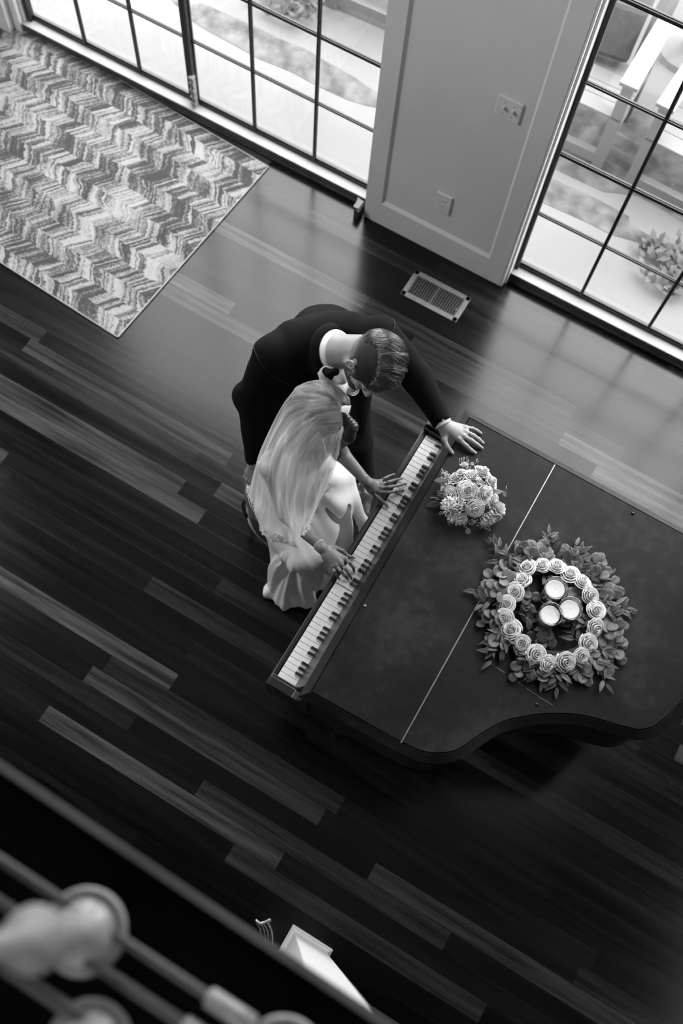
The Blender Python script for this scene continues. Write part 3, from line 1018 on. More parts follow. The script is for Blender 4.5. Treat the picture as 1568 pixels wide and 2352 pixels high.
# bridal bouquet
bc = at(1067, 1150, PT)
bq = thing('bridal_bouquet', 'round bouquet of white roses and pale leaves lying on the lid beside the hand', 'bouquet', (bc[0], bc[1], PT))
bcen = Vector((bc[0], bc[1], PT + 0.055))
def bpos(x, y, z):
    return Vector(at(960 + x / 6.533, 1020 + y / 6.533, PT + z))
flw = [(920, 540, 60, .105), (640, 600, 55, .10), (640, 400, 60, .095), (950, 930, 60, .11), (640, 1020, 60, .09), (1090, 700, 60, .10), (560, 860, 60, .10), (570, 470, 108, .085), (830, 440, 112, .10), (1000, 390, 118, .085), (1130, 545, 105, .08), (750, 690, 118, .125), (1020, 770, 115, .115), (475, 770, 105, .09), (860, 985, 112, .11), (1165, 865, 88, .08), (370, 650, 62, .06), (690, 290, 55, .07), (1180, 1020, 92, .065), (500, 950, 100, .085), (575, 1080, 92, .065), (1060, 1120, 80, .06)]
for i, (x, y, r, z) in enumerate(flw):
    p = bpos(x, y, z)
    rr = 1.38 * r / 6.533 / 660
    n = (p - bcen).normalized() + Vector((0.1, -0.25, 0.5))
    bm = bmesh.new()
    if i in (18, 19, 20, 21):      # ruffled carnations: many small petals
        M = frame_to(n)
        for k in range(60):
            u = (k + 0.5) / 60
            th = k * 2.399
            rad = rr * math.sqrt(u)
            q = p + M @ Vector((rad * math.cos(th), rad * math.sin(th), rr * 0.7 * (1 - u)))
            leaf(bm, q - (M @ Vector((0, 0, 1))) * rr * 0.5, M @ Vector((0.8 * u * math.cos(th), 0.8 * u * math.sin(th), 1)), M @ Vector((-math.sin(th), math.cos(th), 0.3)), rr * 0.85, rr * 0.55, 0.3 * rng.uniform(-1, 1), 0.5, 4, 'round')
        lathe(bm, [(rr * .1, -rr * .6), (rr * .85, -rr * .2), (rr * .8, rr * .25), (rr * .1, rr * .6)], p, 12, M)
        nm = 'carnation'
    else:
        rose(bm, p - n.normalized() * rr * 0.6, rr, n, rng, 1.05, 6 if rr > 0.02 else 4)
        nm = 'rose'
    solid(obj(nm, bm, M_rosec, bq, smooth=True), 0.0007)
# body of the bouquet under the blooms
bm = bmesh.new()
for k in range(150):
    a, q = rng.uniform(0, 6.28), rng.uniform(0.02, 0.088)
    p = bcen + Vector((q * math.cos(a), q * math.sin(a), rng.uniform(-0.045, 0.03)))
    leaf(bm, p, Vector((math.cos(a), math.sin(a), rng.uniform(-.3, .8))), Vector((0, 0, 1)), 0.035, 0.014, 0.3, 0.2, 4)
for v in bm.verts:
    v.co.z = max(v.co.z, PT + 0.001)
obj('leaf_filler', bm, M_green, bq, smooth=True)
# sprays of tiny filler flowers
for (x, y, z, n_) in [(400, 430, .055, 26), (470, 590, .10, 30), (680, 880, .12, 34), (830, 1160, .04, 26), (980, 1210, .03, 30), (990, 1100, .085, 26), (720, 340, .07, 30), (1040, 900, .11, 22), (790, 500, .12, 18), (1000, 610, .12, 14), (440, 500, .08, 24), (640, 700, .11, 14)]:
    p = bpos(x, y, z)
    bm = bmesh.new()
    for k in range(n_):
        q = p + Vector((rng.gauss(0, 1), rng.gauss(0, 1), rng.gauss(0, .5))) * 0.0085
        bmesh.ops.create_icosphere(bm, subdivisions=1, radius=rng.uniform(0.0016, 0.0027), matrix=Matrix.Translation(q))
        if k % 3 == 0:
            tube(bm, [p - Vector((0, 0, 0.02)), q], 0.0005, 4)
    obj('filler_flower', bm, M_rosec, bq, smooth=True)
for (x, y, z, dx, dy, L, w, m_, sh) in [(430, 545, .05, -300, 5, .050, .020, M_pale, 'l'), (1110, 730, .06, 240, -30, .044, .019, M_pale, 'l'), (1270, 700, .05, 60, 130, .026, .014, M_pale, 'r'), (730, 1080, .055, -70, 260, .044, .017, M_pale, 'l'),
        (330, 900, .02, -260, 30, .050, .024, M_green, 'l'), (330, 830, .03, -140, -20, .02, .012, M_euca, 'r'), (960, 600, .135, 10, -60, .022, .019, M_green, 'r'), (880, 570, .135, -120, -40, .026, .011, M_green, 'l'),
        (870, 660, .14, -50, -50, .02, .018, M_pale, 'r'), (930, 690, .14, 50, 20, .022, .019, M_pale, 'r'), (590, 690, .12, 0, -80, .02, .016, M_euca, 'r'), (760, 900, .12, 40, -60, .022, .018, M_green, 'r'), (670, 1000, .11, 0, 20, .02, .016, M_green, 'r'),
        (400, 1010, .03, -120, 60, .026, .014, M_euca, 'r'), (450, 1110, .03, 30, 170, .03, .011, M_euca, 'l'), (740, 1260, .03, 20, 110, .024, .02, M_pale, 'r'), (780, 300, .05, 80, 0, .02, .014, M_pale, 'r'), (1130, 970, .10, 60, 60, .018, .013, M_euca, 'r'), (1130, 1150, .03, 60, 20, .016, .011, M_pale, 'r'), (870, 1210, .025, 10, 40, .014, .011, M_euca, 'r')]:
    p = bpos(x, y, z)
    q = bpos(x + dx, y + dy, max(z - .015, .006))
    bm = bmesh.new()
    leaf(bm, p, q - p, (0.05, -0.3, 1), L * 1.05, w * 1.1, 0.05, 0.15, 7, 'round' if sh == 'r' else 'lance')
    solid(obj('leaf', bm, m_, bq, smooth=True), 0.0006)
bm = bmesh.new()
for x0, y0, x1, y1 in [(620, 300, 622, 215), (650, 290, 655, 205), (680, 290, 688, 195), (725, 290, 735, 190), (745, 300, 755, 235), (860, 290, 885, 225), (885, 280, 900, 260), (300, 810, 185, 800), (1318, 690, 1322, 630), (960, 1190, 940, 1270), (1020, 1200, 1000, 1290), (1050, 1230, 1080, 1300), (700, 1240, 760, 1280), (430, 1120, 465, 1185), (1000, 1250, 1060, 1300)]:
    a, b = bpos(x0, y0, .045), bpos(x1, y1, .04)
    tube(bm, [a, a.lerp(b, .5) + Vector((0, 0, .003)), b], [0.0011, 0.0011, 0.0016], 5)
obj('stem', bm, M_stem, bq, smooth=True)
# ------------------------------------------------------------------ smooth figures: distance fields meshed as one surface
def v3(p):
    return np.array(p, float)

def cone(a, b, ra, rb, flat=None):
    """tapered limb; flat=(axis, factor) squeezes it along axis"""
    a, b = v3(a), v3(b)
    ab = b - a
    L2 = ab @ ab + 1e-12
    if flat is not None:
        n = v3(flat[0])
        n = n / np.linalg.norm(n)
        kf = 1 / flat[1] - 1
    def f(P):
        q = P - a
        h = np.clip(q @ ab / L2, 0, 1)
        q = q - h[:, None] * ab
        if flat is not None:
            q = q + (q @ n)[:, None] * n * kf
        return np.linalg.norm(q, axis=1) - (ra + (rb - ra) * h)
    return f

def ell(c, r, M=None):
    """ellipsoid; M rows are its axes"""
    c, r = v3(c), v3(r)
    M_ = np.eye(3) if M is None else np.array(M, float)
    def f(P):
        q = (P - c) @ M_.T
        k0 = np.linalg.norm(q / r, axis=1)
        k1 = np.linalg.norm(q / (r * r), axis=1) + 1e-9
        return k0 * (k0 - 1) / k1
    return f

def blend(prims):
    """prims: (f, k) or (f, k, 'cut')"""
    def F(P):
        d = None
        for it in prims:
            e = it[0](P)
            if d is None:
                d = e
                continue
            k = it[1]
            if len(it) > 2 and it[2] == 'cut':
                e = -e
                h = np.clip(0.5 - 0.5 * (e - d) / k, 0, 1)
                h = 1 - h
                d = d + (e - d) * h + k * h * (1 - h)
            else:
                h = np.clip(0.5 + 0.5 * (e - d) / k, 0, 1)
                d = e + (d - e) * h - k * h * (1 - h)
        return d
    return F

def mesh_field(F, lo, hi, h, B=8, slack=1.9):
    lo, hi = v3(lo), v3(hi)
    nb = np.ceil((hi - lo) / (h * B)).astype(int)
    n = nb * B + 1
    bi = np.stack(np.meshgrid(*[np.arange(k) for k in nb], indexing='ij'), -1).reshape(-1, 3)
    cen = lo + (bi + 0.5) * B * h
    dv = F(cen)
    act = np.abs(dv) < B * h * 0.87 * slack
    vals = np.ones(n, np.float32)
    sgn = np.where(dv < 0, -1, 1).astype(np.float32)
    for (i, j, k), s in zip(bi[~act & (dv < 0)], sgn[~act & (dv < 0)]):
        vals[i * B:i * B + B, j * B:j * B + B, k * B:k * B + B] = -1
    loc_ = np.stack(np.meshgrid(*[np.arange(B + 1)] * 3, indexing='ij'), -1).reshape(-1, 3)
    ab = bi[act]
    step = max(1, 400000 // len(loc_))
    for s in range(0, len(ab), step):
        idx = (ab[s:s + step, None, :] * B + loc_[None]).reshape(-1, 3)
        vals[idx[:, 0], idx[:, 1], idx[:, 2]] = F(lo + idx * h)
    lc = np.stack(np.meshgrid(*[np.arange(B)] * 3, indexing='ij'), -1).reshape(-1, 3)
    cells = (ab[:, None, :] * B + lc[None]).reshape(-1, 3)
    cor = [(a, b, c) for a in (0, 1) for b in (0, 1) for c in (0, 1)]
    cv_ = np.stack([vals[cells[:, 0] + a, cells[:, 1] + b, cells[:, 2] + c] for a, b, c in cor], 1)
    neg = cv_ < 0
    m = neg.any(1) & ~neg.all(1)
    cells, cv_, neg = cells[m], cv_[m], neg[m]
    acc = np.zeros((len(cells), 3))
    cnt = np.zeros(len(cells))
    for i in range(8):
        for j in range(i + 1, 8):
            dd = np.array(cor[j]) - np.array(cor[i])
            if np.abs(dd).sum() != 1:
                continue
            x = neg[:, i] != neg[:, j]
            t = cv_[:, i] / (cv_[:, i] - cv_[:, j] + 1e-12)
            t = np.clip(t, 0, 1)
            p = np.array(cor[i]) + t[:, None] * dd
            acc[x] += p[x]
            cnt[x] += 1
    V = lo + (cells + acc / cnt[:, None]) * h
    idm = -np.ones(n, np.int32)
    idm[cells[:, 0], cells[:, 1], cells[:, 2]] = np.arange(len(cells))
    quads = []
    for ax in range(3):
        o1, o2 = [(1, 2), (2, 0), (0, 1)][ax]
        e = np.zeros(3, int)
        e[ax] = 1
        c = cells
        a = vals[c[:, 0], c[:, 1], c[:, 2]]
        b = vals[c[:, 0] + e[0], c[:, 1] + e[1], c[:, 2] + e[2]]
        x = ((a < 0) != (b < 0)) & (c[:, o1] > 0) & (c[:, o2] > 0)
        c, a = c[x], a[x]
        u = np.zeros(3, int); u[o1] = 1
        w = np.zeros(3, int); w[o2] = 1
        q = np.stack([idm[tuple((c).T)], idm[tuple((c - u).T)], idm[tuple((c - u - w).T)], idm[tuple((c - w).T)]], 1)
        ok = (q >= 0).all(1)
        q, a = q[ok], a[ok]
        q[a > 0] = q[a > 0][:, ::-1]
        quads.append(q)
    return V, np.concatenate(quads)

def field_obj(name, parts, m, parent):
    """parts: list of (F, lo, hi, h) merged in one mesh object"""
    VV, QQ, off = [], [], 0
    for F, lo, hi, h in parts:
        V, Q = mesh_field(F, lo, hi, h)
        VV.append(V)
        QQ.append(Q + off)
        off += len(V)
    V, Q = np.concatenate(VV), np.concatenate(QQ)
    me = bpy.data.meshes.new(name)
    me.vertices.add(len(V))
    me.vertices.foreach_set('co', V.astype(np.float32).ravel())
    me.loops.add(len(Q) * 4)
    me.loops.foreach_set('vertex_index', Q.astype(np.int32).ravel())
    me.polygons.add(len(Q))
    me.polygons.foreach_set('loop_start', np.arange(0, len(Q) * 4, 4, dtype=np.int32))
    me.polygons.foreach_set('loop_total', np.full(len(Q), 4, np.int32))
    me.update(calc_edges=True)
    me.validate()
    me.polygons.foreach_set('use_smooth', [True] * len(me.polygons))
    me.materials.append(m)
    o = bpy.data.objects.new(name, me)
    C.objects.link(o)
    o.parent = parent
    o.matrix_parent_inverse = Matrix.Translation(parent.location).inverted()
    return o

def bounds(pts, pad):
    P_ = np.array(pts)
    return P_.min(0) - pad, P_.max(0) + pad

def unit(v):
    v = v3(v)
    return v / np.linalg.norm(v)

def head_prims(c, Fw, Up, s=1.0, ef=-0.010):
    """face towards Fw; c is the middle of the head"""
    Fw = unit(Fw)
    Up = unit(v3(Up) - (v3(Up) @ Fw) * Fw)
    Lf = np.cross(Up, Fw)
    M_ = np.stack([Fw, Lf, Up])
    c = v3(c)
    p = lambda f, l, u: c + (Fw * f + Lf * l + Up * u) * s
    pr = [(ell(p(-0.012, 0, 0.030), v3((0.098, 0.077, 0.086)) * s, M_), 0),
          (ell(p(0.030, 0, -0.035), v3((0.062, 0.060, 0.080)) * s, M_), 0.03 * s),
          (cone(p(0.010, 0.045, -0.075), p(0.070, 0.012, -0.098), 0.020 * s, 0.018 * s), 0.02 * s),
          (cone(p(0.010, -0.045, -0.075), p(0.070, -0.012, -0.098), 0.020 * s, 0.018 * s), 0.02 * s),
          (ell(p(0.080, 0, -0.100), v3((0.017, 0.020, 0.015)) * s, M_), 0.015 * s),
          (cone(p(0.078, -0.032, 0.022), p(0.078, 0.032, 0.022), 0.013 * s, 0.013 * s), 0.015 * s),
          (ell(p(0.062, 0.042, -0.020), v3((0.024, 0.020, 0.018)) * s, M_), 0.015 * s),
          (ell(p(0.062, -0.042, -0.020), v3((0.024, 0.020, 0.018)) * s, M_), 0.015 * s),
          (ell(p(0.098, 0.030, 0.002), v3((0.014, 0.016, 0.009)) * s, M_), 0.006 * s, 'cut'),
          (ell(p(0.098, -0.030, 0.002), v3((0.014, 0.016, 0.009)) * s, M_), 0.006 * s, 'cut'),
          (ell(p(0.080, 0.030, 0.001), v3((0.012, 0.013, 0.009)) * s, M_), 0.003 * s),
          (ell(p(0.080, -0.030, 0.001), v3((0.012, 0.013, 0.009)) * s, M_), 0.003 * s),
          (cone(p(0.090, 0, 0.010), p(0.110, 0, -0.028), 0.008 * s, 0.011 * s), 0.008 * s),
          (ell(p(0.098, 0.010, -0.032), v3((0.010, 0.008, 0.007)) * s, M_), 0.005 * s),
          (ell(p(0.098, -0.010, -0.032), v3((0.010, 0.008, 0.007)) * s, M_), 0.005 * s),
          (cone(p(0.090, -0.019, -0.060), p(0.090, 0.019, -0.060), 0.0058 * s, 0.0058 * s), 0.006 * s),
          (cone(p(0.088, -0.016, -0.070), p(0.088, 0.016, -0.070), 0.0068 * s, 0.0068 * s), 0.006 * s)]
    for q in (-1, 1):
        ec = p(ef, q * 0.078, -0.012)
        bend = Lf * q * 0.35 - Fw * 0.25
        En = unit(Lf * q + Fw * 0.35)            # ear plane normal
        Eu = unit(Up - (Up @ En) * En)
        Ef = np.cross(Eu, En)
        E_ = np.stack([Ef, En, Eu])
        pr.append((ell(ec + Lf * q * 0.006 * s, v3((0.018, 0.007, 0.031)) * s, E_), 0.006 * s))
        pr.append((ell(ec + En * 0.010 * s + Ef * 0.0 * s, v3((0.011, 0.006, 0.021)) * s, E_), 0.003 * s, 'cut'))
        pr.append((ell(ec + En * 0.006 * s + Eu * 0.001 * s - Ef * 0.002, v3((0.006, 0.005, 0.012)) * s, E_), 0.003 * s))
    return pr, p, M_

def fingers(specs, r0=0.009):
    pr = []
    for pts, r in specs:
        for i, (a, b) in enumerate(zip(pts, pts[1:])):
            ra, rb = r * (1.0 - 0.11 * i), r * (1.0 - 0.11 * (i + 1))
            pr.append((cone(a, b, ra, rb), 0.0035))
            if i:
                pr.append((ell(a, (ra * 1.05,) * 3), 0.002))
    return pr

M_skin = mat('skin', 0.24, 0.5, noise=0.06, nscale=30, bump=0.12, bscale=260)
M_skin2 = mat('tanned_skin', 0.17, 0.48, noise=0.05, nscale=30, bump=0.10, bscale=260)
M_suit = mat('black_suit_wool', 0.0035, 0.85, noise=0.2, nscale=60, bump=0.25, bscale=700, spec=0.10)
M_shirt = mat('white_shirt_cotton', 0.72, 0.75, bump=0.1, bscale=500)
M_satin = mat('ivory_satin', 0.74, 0.36, noise=0.03, nscale=12, bump=0.05, bscale=60, spec=0.5)
M_lace = mat('white_lace', 0.85, 0.8, noise=0.08, nscale=160, bump=0.8, bscale=160)
M_hairm = mat('brown_hair', 0.035, 0.38, noise=0.5, nscale=60)
M_hairb = mat('dark_hair', 0.018, 0.36, noise=0.5, nscale=60)
M_nail = mat('pale_nail', 0.62, 0.25)
M_shoe = mat('polished_brown_leather', 0.045, 0.28, noise=0.3, nscale=30)
M_silver = mat('bright_silver', 0.75, 0.2, metal=1.0)

# ================================================================== groom
gR, gL = v3((-1.070, 1.650, 1.215)), v3((-0.745, 1.925, 1.265))
gRe, gRw = v3(at(578, 915, 0.98)), v3(at(586, 1050, 0.73))
gLe, gLw = v3(at(958, 868, 1.10)), v3(at(1016, 972, 1.030))
gPel = v3((-1.02, 2.00, 0.90))
gNeck = v3(at(772, 806, 1.30))
gHead = v3(at(856, 832, 1.43))
gF = v3((0.43, -0.73, -0.53))
gU = v3((0.64, -0.13, 0.70))
groom = thing('person', 'man in a black suit bending over the seated bride, hand spread on the piano lid', 'person', (-0.95, 1.85, 0))
hp, hpt, hM = head_prims(gHead, gF, gU, 1.06, 0.008)
fwd = unit((0.68, -0.74, -0.1))
legs = [(v3((-0.93, 1.98, 0.86)), v3((-0.735, 1.815, 0.50)), v3((-0.70, 1.87, 0.09))), (v3((-1.10, 1.92, 0.86)), v3((-1.08, 1.86, 0.47)), v3((-1.12, 1.95, 0.09)))]
body = [(cone(gPel + v3((.02, -.05, 0)), (-0.94, 1.84, 1.10), 0.08, 0.09), 0), (cone(gR, gL, 0.045, 0.045), 0.03), (cone((-0.93, 1.81, 1.12), gNeck, 0.08, 0.062), 0.04),
        (cone(gNeck, hpt(-0.035, 0, -0.045), 0.063, 0.060), 0.03)]
body += [(f, max(k, 0.02), *r) for f, k, *r in hp[:1]] + hp[1:]
body += [(cone(gR, gRe, 0.045, 0.038), 0.03), (cone(gRe, gRw, 0.036, 0.026), 0.02), (cone(gL, gLe, 0.045, 0.038), 0.03), (cone(gLe, gLw, 0.036, 0.028), 0.02)]
for a, b, c in legs:
    body += [(cone(a, b, 0.075, 0.052), 0.03), (cone(b, c, 0.048, 0.034), 0.02)]
Z = PT
def hpx(x, y, z, ox=880, oy=940, s=3.733):
    return v3(at(ox + x / s, oy + y / s, z))
# his left hand spread on the lid
lh = [([hpx(655, 262, Z + .030), hpx(712, 312, Z + .026), hpx(752, 350, Z + .016), hpx(786, 372, Z + .009)], 0.0098),
      ([hpx(690, 232, Z + .034), hpx(755, 268, Z + .030), hpx(805, 302, Z + .018), hpx(842, 330, Z + .009)], 0.0098),
      ([hpx(712, 198, Z + .032), hpx(775, 226, Z + .027), hpx(818, 256, Z + .016), hpx(852, 286, Z + .009)], 0.0092),
      ([hpx(712, 158, Z + .028), hpx(765, 165, Z + .022), hpx(802, 182, Z + .014), hpx(834, 204, Z + .008)], 0.0080),
      ([hpx(540, 205, Z + .030), hpx(522, 262, Z + .025), hpx(550, 322, Z + .018), hpx(590, 372, Z + .010)], 0.0118)]
wr = gLw
palm = [(cone(wr, hpx(535, 165, Z + .034), 0.027, 0.026), 0), (cone(hpx(535, 165, Z + .034), hpx(655, 258, Z + .026), 0.022, 0.0125), 0.012), (cone(hpx(540, 150, Z + .036), hpx(690, 228, Z + .030), 0.022, 0.0125), 0.012),
        (cone(hpx(545, 140, Z + .034), hpx(712, 196, Z + .028), 0.020, 0.012), 0.012), (cone(hpx(545, 130, Z + .032), hpx(706, 158, Z + .024), 0.018, 0.011), 0.012), (cone(hpx(520, 170, Z + .028), hpx(524, 258, Z + .022), 0.020, 0.013), 0.012)]
palm += [(ell(hpx(*q), (0.0085,) * 3), 0.010) for q in ((655, 258, Z + .036), (688, 228, Z + .040), (710, 196, Z + .038), (706, 158, Z + .033))]
handL = blend(palm + fingers(lh))
# his right hand resting on the stool rim behind her
bz = 0.56
r0 = gRw
rh_k = [v3(at(587, 1092, .60)), v3(at(580, 1094, .60)), v3(at(573, 1090, .60)), v3(at(568, 1083, .60)), v3(at(590, 1082, .62))]
palmR = [(cone(gRw, v3(at(582, 1068, .655)), 0.026, 0.022), 0)]
rf = []
for i, k in enumerate(rh_k):
    palmR.append((cone(v3(at(582, 1068, .65)), k, 0.018, 0.012), 0.012))
    if i < 4:
        rf.append(([k, k + v3((-0.004, -0.016, -0.030)), k + v3((0.006, -0.020, -0.058))], 0.009))
    else:
        rf.append(([k, k + v3((0.018, -0.012, -0.030)), k + v3((0.024, -0.016, -0.052))], 0.0105))
handR = blend(palmR + fingers(rf))
lo, hi = bounds([gPel, gR, gL, gRe, gLe, gHead, gLw, gRw, (-1.1, 1.95, 0.05), (-0.70, 1.75, 0.05), gHead + 0.04], 0.14)
gb = field_obj('body', [(blend(body), lo, hi, 0.0042), (handL, *bounds([q for s_ in lh for q in s_[0]] + [wr], 0.04), 0.0019), (handR, *bounds(rh_k + [gRw] + [q for s_ in rf for q in s_[0]], 0.035), 0.0026)], M_skin, groom)
# nails
def nails(specs, parent, m=M_nail, up=(0, 0, 1), size=1.0):
    for pts, r in specs:
        a, b = v3(pts[-2]), v3(pts[-1])
        d = unit(b - a)
        u = unit(v3(up) - (v3(up) @ d) * d)
        s_ = np.cross(d, u)
        bm = bmesh.new()
        rr = r * 0.70 * size
        rows = []
        for i in range(4):
            t = i / 3
            w = 0.62 * rr * (1 - 0.35 * t ** 3)
            rows.append([Vector(b + d * (-0.5 * rr + t * 1.5 * rr) + s_ * w * q + u * (rr * 1.02 - 0.25 * rr * q * q - 0.25 * rr * t)) for q in (-1, -.5, 0, .5, 1)])
        add_grid(bm, rows)
        solid(obj('fingernail', bm, m, parent, smooth=True), 0.0006)
nails(lh, groom, mat('nail', 0.45, 0.3))
# wedding ring
def ring_on(p0, p1, t, r, parent, nm='ring', m=M_silver, th=0.0013):
    p = v3(p0) + (v3(p1) - v3(p0)) * t
    n = Vector(unit(v3(p1) - v3(p0)))
    Mx = frame_to(n)
    bm = bmesh.new()
    tube(bm, [Vector(p) + Mx @ Vector((r * math.cos(a), r * math.sin(a), 0)) for a in [2 * math.pi * k / 28 for k in range(29)]], th, 6, False)
    return obj(nm, bm, m, parent, smooth=True)
ring_on(lh[2][0][0], lh[2][0][1], 0.55, 0.0102, groom)

# suit jacket
def folds(f, amp, freq, dirs):
    dirs = [(unit(d), fr, ph) for d, fr, ph in dirs]
    def g(P):
        d = f(P)
        w = 0
        for dr, fr, ph in dirs:
            w = w + np.sin((P @ dr) * fr + ph + 1.7 * np.sin(P[:, 2] * 13 + P[:, 0] * 9))
        return d + amp * w
    return g
jk = [(cone(gPel + v3((0.02, -0.03, -0.10)), (-0.965, 1.885, 1.08), 0.145, 0.150, (fwd, 0.78)), 0),
      (cone((-0.965, 1.875, 1.08), (-0.905, 1.815, 1.185), 0.145, 0.115), 0.06),
      (cone(at(648, 850, 1.10), at(645, 985, 0.80), 0.085, 0.095), 0.05),
      (cone(gR + v3((0.03, 0.02, -0.005)), gL - v3((0.03, 0.03, 0.005)), 0.076, 0.070), 0.07),
      (cone((-1.03, 1.75, 1.225), (-0.86, 1.885, 1.245), 0.074, 0.070), 0.05),
      (cone((-0.92, 1.76, 1.12), (-0.86, 1.74, 1.20), 0.10, 0.075), 0.05),
      (cone(gR, gRe, 0.076, 0.062), 0.030), (cone(gRe, gRw, 0.063, 0.043), 0.025),
      (cone(gL, gLe, 0.070, 0.060), 0.030), (cone(gLe, gLw + (gLe - gLw) * 0.06, 0.060, 0.041), 0.025),
      (ell(gRe + v3((-0.02, -0.005, 0.0)), (0.056, 0.05, 0.07)), 0.03),
      (cone((-0.80, 1.86, 1.02), (-0.73, 1.79, 0.72), 0.075, 0.045), 0.05)]
# openings: neck and shirt front, sleeve ends
nax = unit(hpt(-0.03, 0, -0.05) - gNeck)
jkF = folds(blend(jk + [(cone(gNeck - nax * 0.03, gNeck + nax * 0.12, 0.074, 0.12), 0.006, 'cut'),
                        (cone(gLw, gLw + (gLw - gLe) * 0.5, 0.036, 0.06), 0.004, 'cut'), (cone(gRw, gRw + (gRw - gRe) * 0.5, 0.036, 0.06), 0.004, 'cut')]), 0.0013, 60, [((0.6, 0.5, 0.8), 62, 0), ((0.9, -0.5, 0.2), 47, 1.0)])
lo, hi = bounds([gPel + v3((0, 0, -.12)), gR, gL, gRe, gLe, gLw, gRw, (-1.05, 2.08, 1.2), (-0.7, 1.65, 1.3), (-0.7, 1.75, 0.68)], 0.15)
jacket = field_obj('jacket', [(jkF, lo, hi, 0.0044)], M_suit, groom)
# seam where the sleeve joins, drawn as piping
for S, E_, tt in ((gR, gRe, 0.16), (gL, gLe, 0.14)):
    pass
def snap(F, p, d, steps=70, h=0.004):
    """walk from inside along d to the surface"""
    p, d = v3(p), unit(d)
    pts = p[None] + d[None] * (np.arange(steps)[:, None] * h)
    v = F(pts)
    k = np.argmax(v > 0)
    return pts[k]
def loop_on(F, p, n, count=40, arc=(0, 1), steps=70):
    Mx = np.array(frame_to(Vector(n)))
    out = []
    for i in range(count + 1):
        a = 2 * math.pi * (arc[0] + (arc[1] - arc[0]) * i / count)
        out.append(snap(F, p, Mx @ v3((math.cos(a), math.sin(a), 0)), steps))
    return out
for S, E_, tt in ((gR, gRe, 0.12), (gL, gLe, 0.10)):
    n = unit(unit(E_ - S) + unit(S - (gR + gL) / 2) * 0.9)
    pts = loop_on(jkF, S + (E_ - S) * tt, n, 40, (0, 1), 40)
    bm = tube(bmesh.new(), pts, 0.0016, 5, False)
    obj('shoulder_seam', bm, mat('suit_piping', 0.012, 0.8), jacket, smooth=True)
# shirt collar, jacket collar
nc = gNeck + nax * 0.012
def collar(c, n, r0, r1, h, th, m, nm, parent, tilt, arc=(0, 1), w=48, sx=1.0):
    Mx = frame_to(Vector(n))
    rows = []
    for j in range(5):
        t = j / 4
        row = []
        for i in range(w + 1):
            a = 2 * math.pi * (arc[0] + (arc[1] - arc[0]) * i / w)
            r = r0 + (r1 - r0) * t + 0.004 * math.sin(math.pi * t)
            row.append(Vector(c) + Mx @ Vector((r * math.cos(a) * sx, r * math.sin(a), h * (t - 0.5) + tilt * math.cos(a))))
        rows.append(row)
    bm = bmesh.new()
    add_grid(bm, rows)
    o = obj(nm, bm, m, parent, smooth=True)
    md = solid(o, th)
    return o
shirt = collar(nc - nax * 0.012, nax, 0.083, 0.067, 0.044, 0.004, M_shirt, 'shirt_collar', groom, 0.0)
collar(nc - nax * 0.030, nax, 0.104, 0.083, 0.030, 0.006, M_suit, 'jacket_collar', jacket, 0.0)
# shirt front patch with bow tie
sf = blend([(cone(at(752, 850, 1.26), at(770, 892, 1.15), 0.040, 0.050, (fwd, 0.8)), 0), (cone(at(742, 830, 1.27), at(785, 868, 1.26), 0.028, 0.026), 0.03), (cone(at(770, 892, 1.15), at(745, 940, 0.98), 0.05, 0.06), 0.03)])
field_obj('shirt_front', [(sf, *bounds([at(752, 850, 1.26), at(770, 892, 1.15), at(785, 868, 1.26), at(742, 830, 1.27), at(745, 940, .98)], 0.08), 0.0045)], M_shirt, groom)
bt = blend([(cone(at(748, 852, 1.325), at(753, 853, 1.325), 0.014, 0.011), 0), (cone(at(756, 860, 1.325), at(760, 868, 1.32), 0.018, 0.008), 0.01), (cone(at(759, 858, 1.325), at(770, 854, 1.325), 0.012, 0.015), 0.01)])
field_obj('bow_tie', [(bt, *bounds([at(748, 852, 1.325), at(770, 854, 1.325), at(760, 868, 1.32)], 0.035), 0.002)], M_suit, groom)
# cuffs
for E_, w_ in ((gLe, gLw), (gRe, gRw)):
    d = unit(w_ - E_)
    Mx = frame_to(Vector(d))
    rows = []
    for j in range(4):
        t = j / 3
        rows.append([Vector(w_ - d * (0.030 - 0.036 * t)) + Mx @ Vector(((0.0365 - 0.001 * t) * math.cos(a), (0.0365 - 0.001 * t) * math.sin(a), 0)) for a in [2 * math.pi * k / 36 for k in range(37)]])
    bm = bmesh.new()
    add_grid(bm, rows)
    solid(obj('shirt_cuff', bm, M_shirt, groom, smooth=True), 0.003)
# trousers and shoes
tr = [(cone(gPel, gPel + v3((0.02, -0.02, -0.08)), 0.130, 0.125), 0)]
for a, b, c in legs:
    tr += [(cone(a, b, 0.098, 0.072), 0.05), (cone(b, c, 0.070, 0.058), 0.02)]
field_obj('trousers', [(folds(blend(tr), 0.002, 50, [((0.3, 0.2, 1), 55, 0.4)]), *bounds([gPel + .03, gPel - .12] + [q for l in legs for q in l], 0.12), 0.006)], M_suit, groom)
for a, b, c in legs:
    fd = unit((0.55, -0.83, 0)) if a[0] > -1 else unit((0.6, -0.8, 0))
    base = v3((c[0], c[1], 0))
    sh = blend([(cone(base + v3((0, 0, 0.045)) - fd * 0.05, base + v3((0, 0, 0.040)) + fd * 0.10, 0.040, 0.042), 0), (cone(base + v3((0, 0, 0.035)) + fd * 0.10, base + v3((0, 0, 0.028)) + fd * 0.19, 0.042, 0.027), 0.02),
                (cone(base + v3((0, 0, 0.05)), base + v3((0, 0, 0.10)), 0.045, 0.04), 0.02), (ell(base + v3((0, 0, -0.5)), (0.5, 0.5, 0.505)), 0.006, 'cut')])
    so = field_obj('shoe', [(sh, base - v3((0.24, 0.24, 0.0)), base + v3((0.24, 0.24, 0.15)), 0.004)], M_shoe, groom)
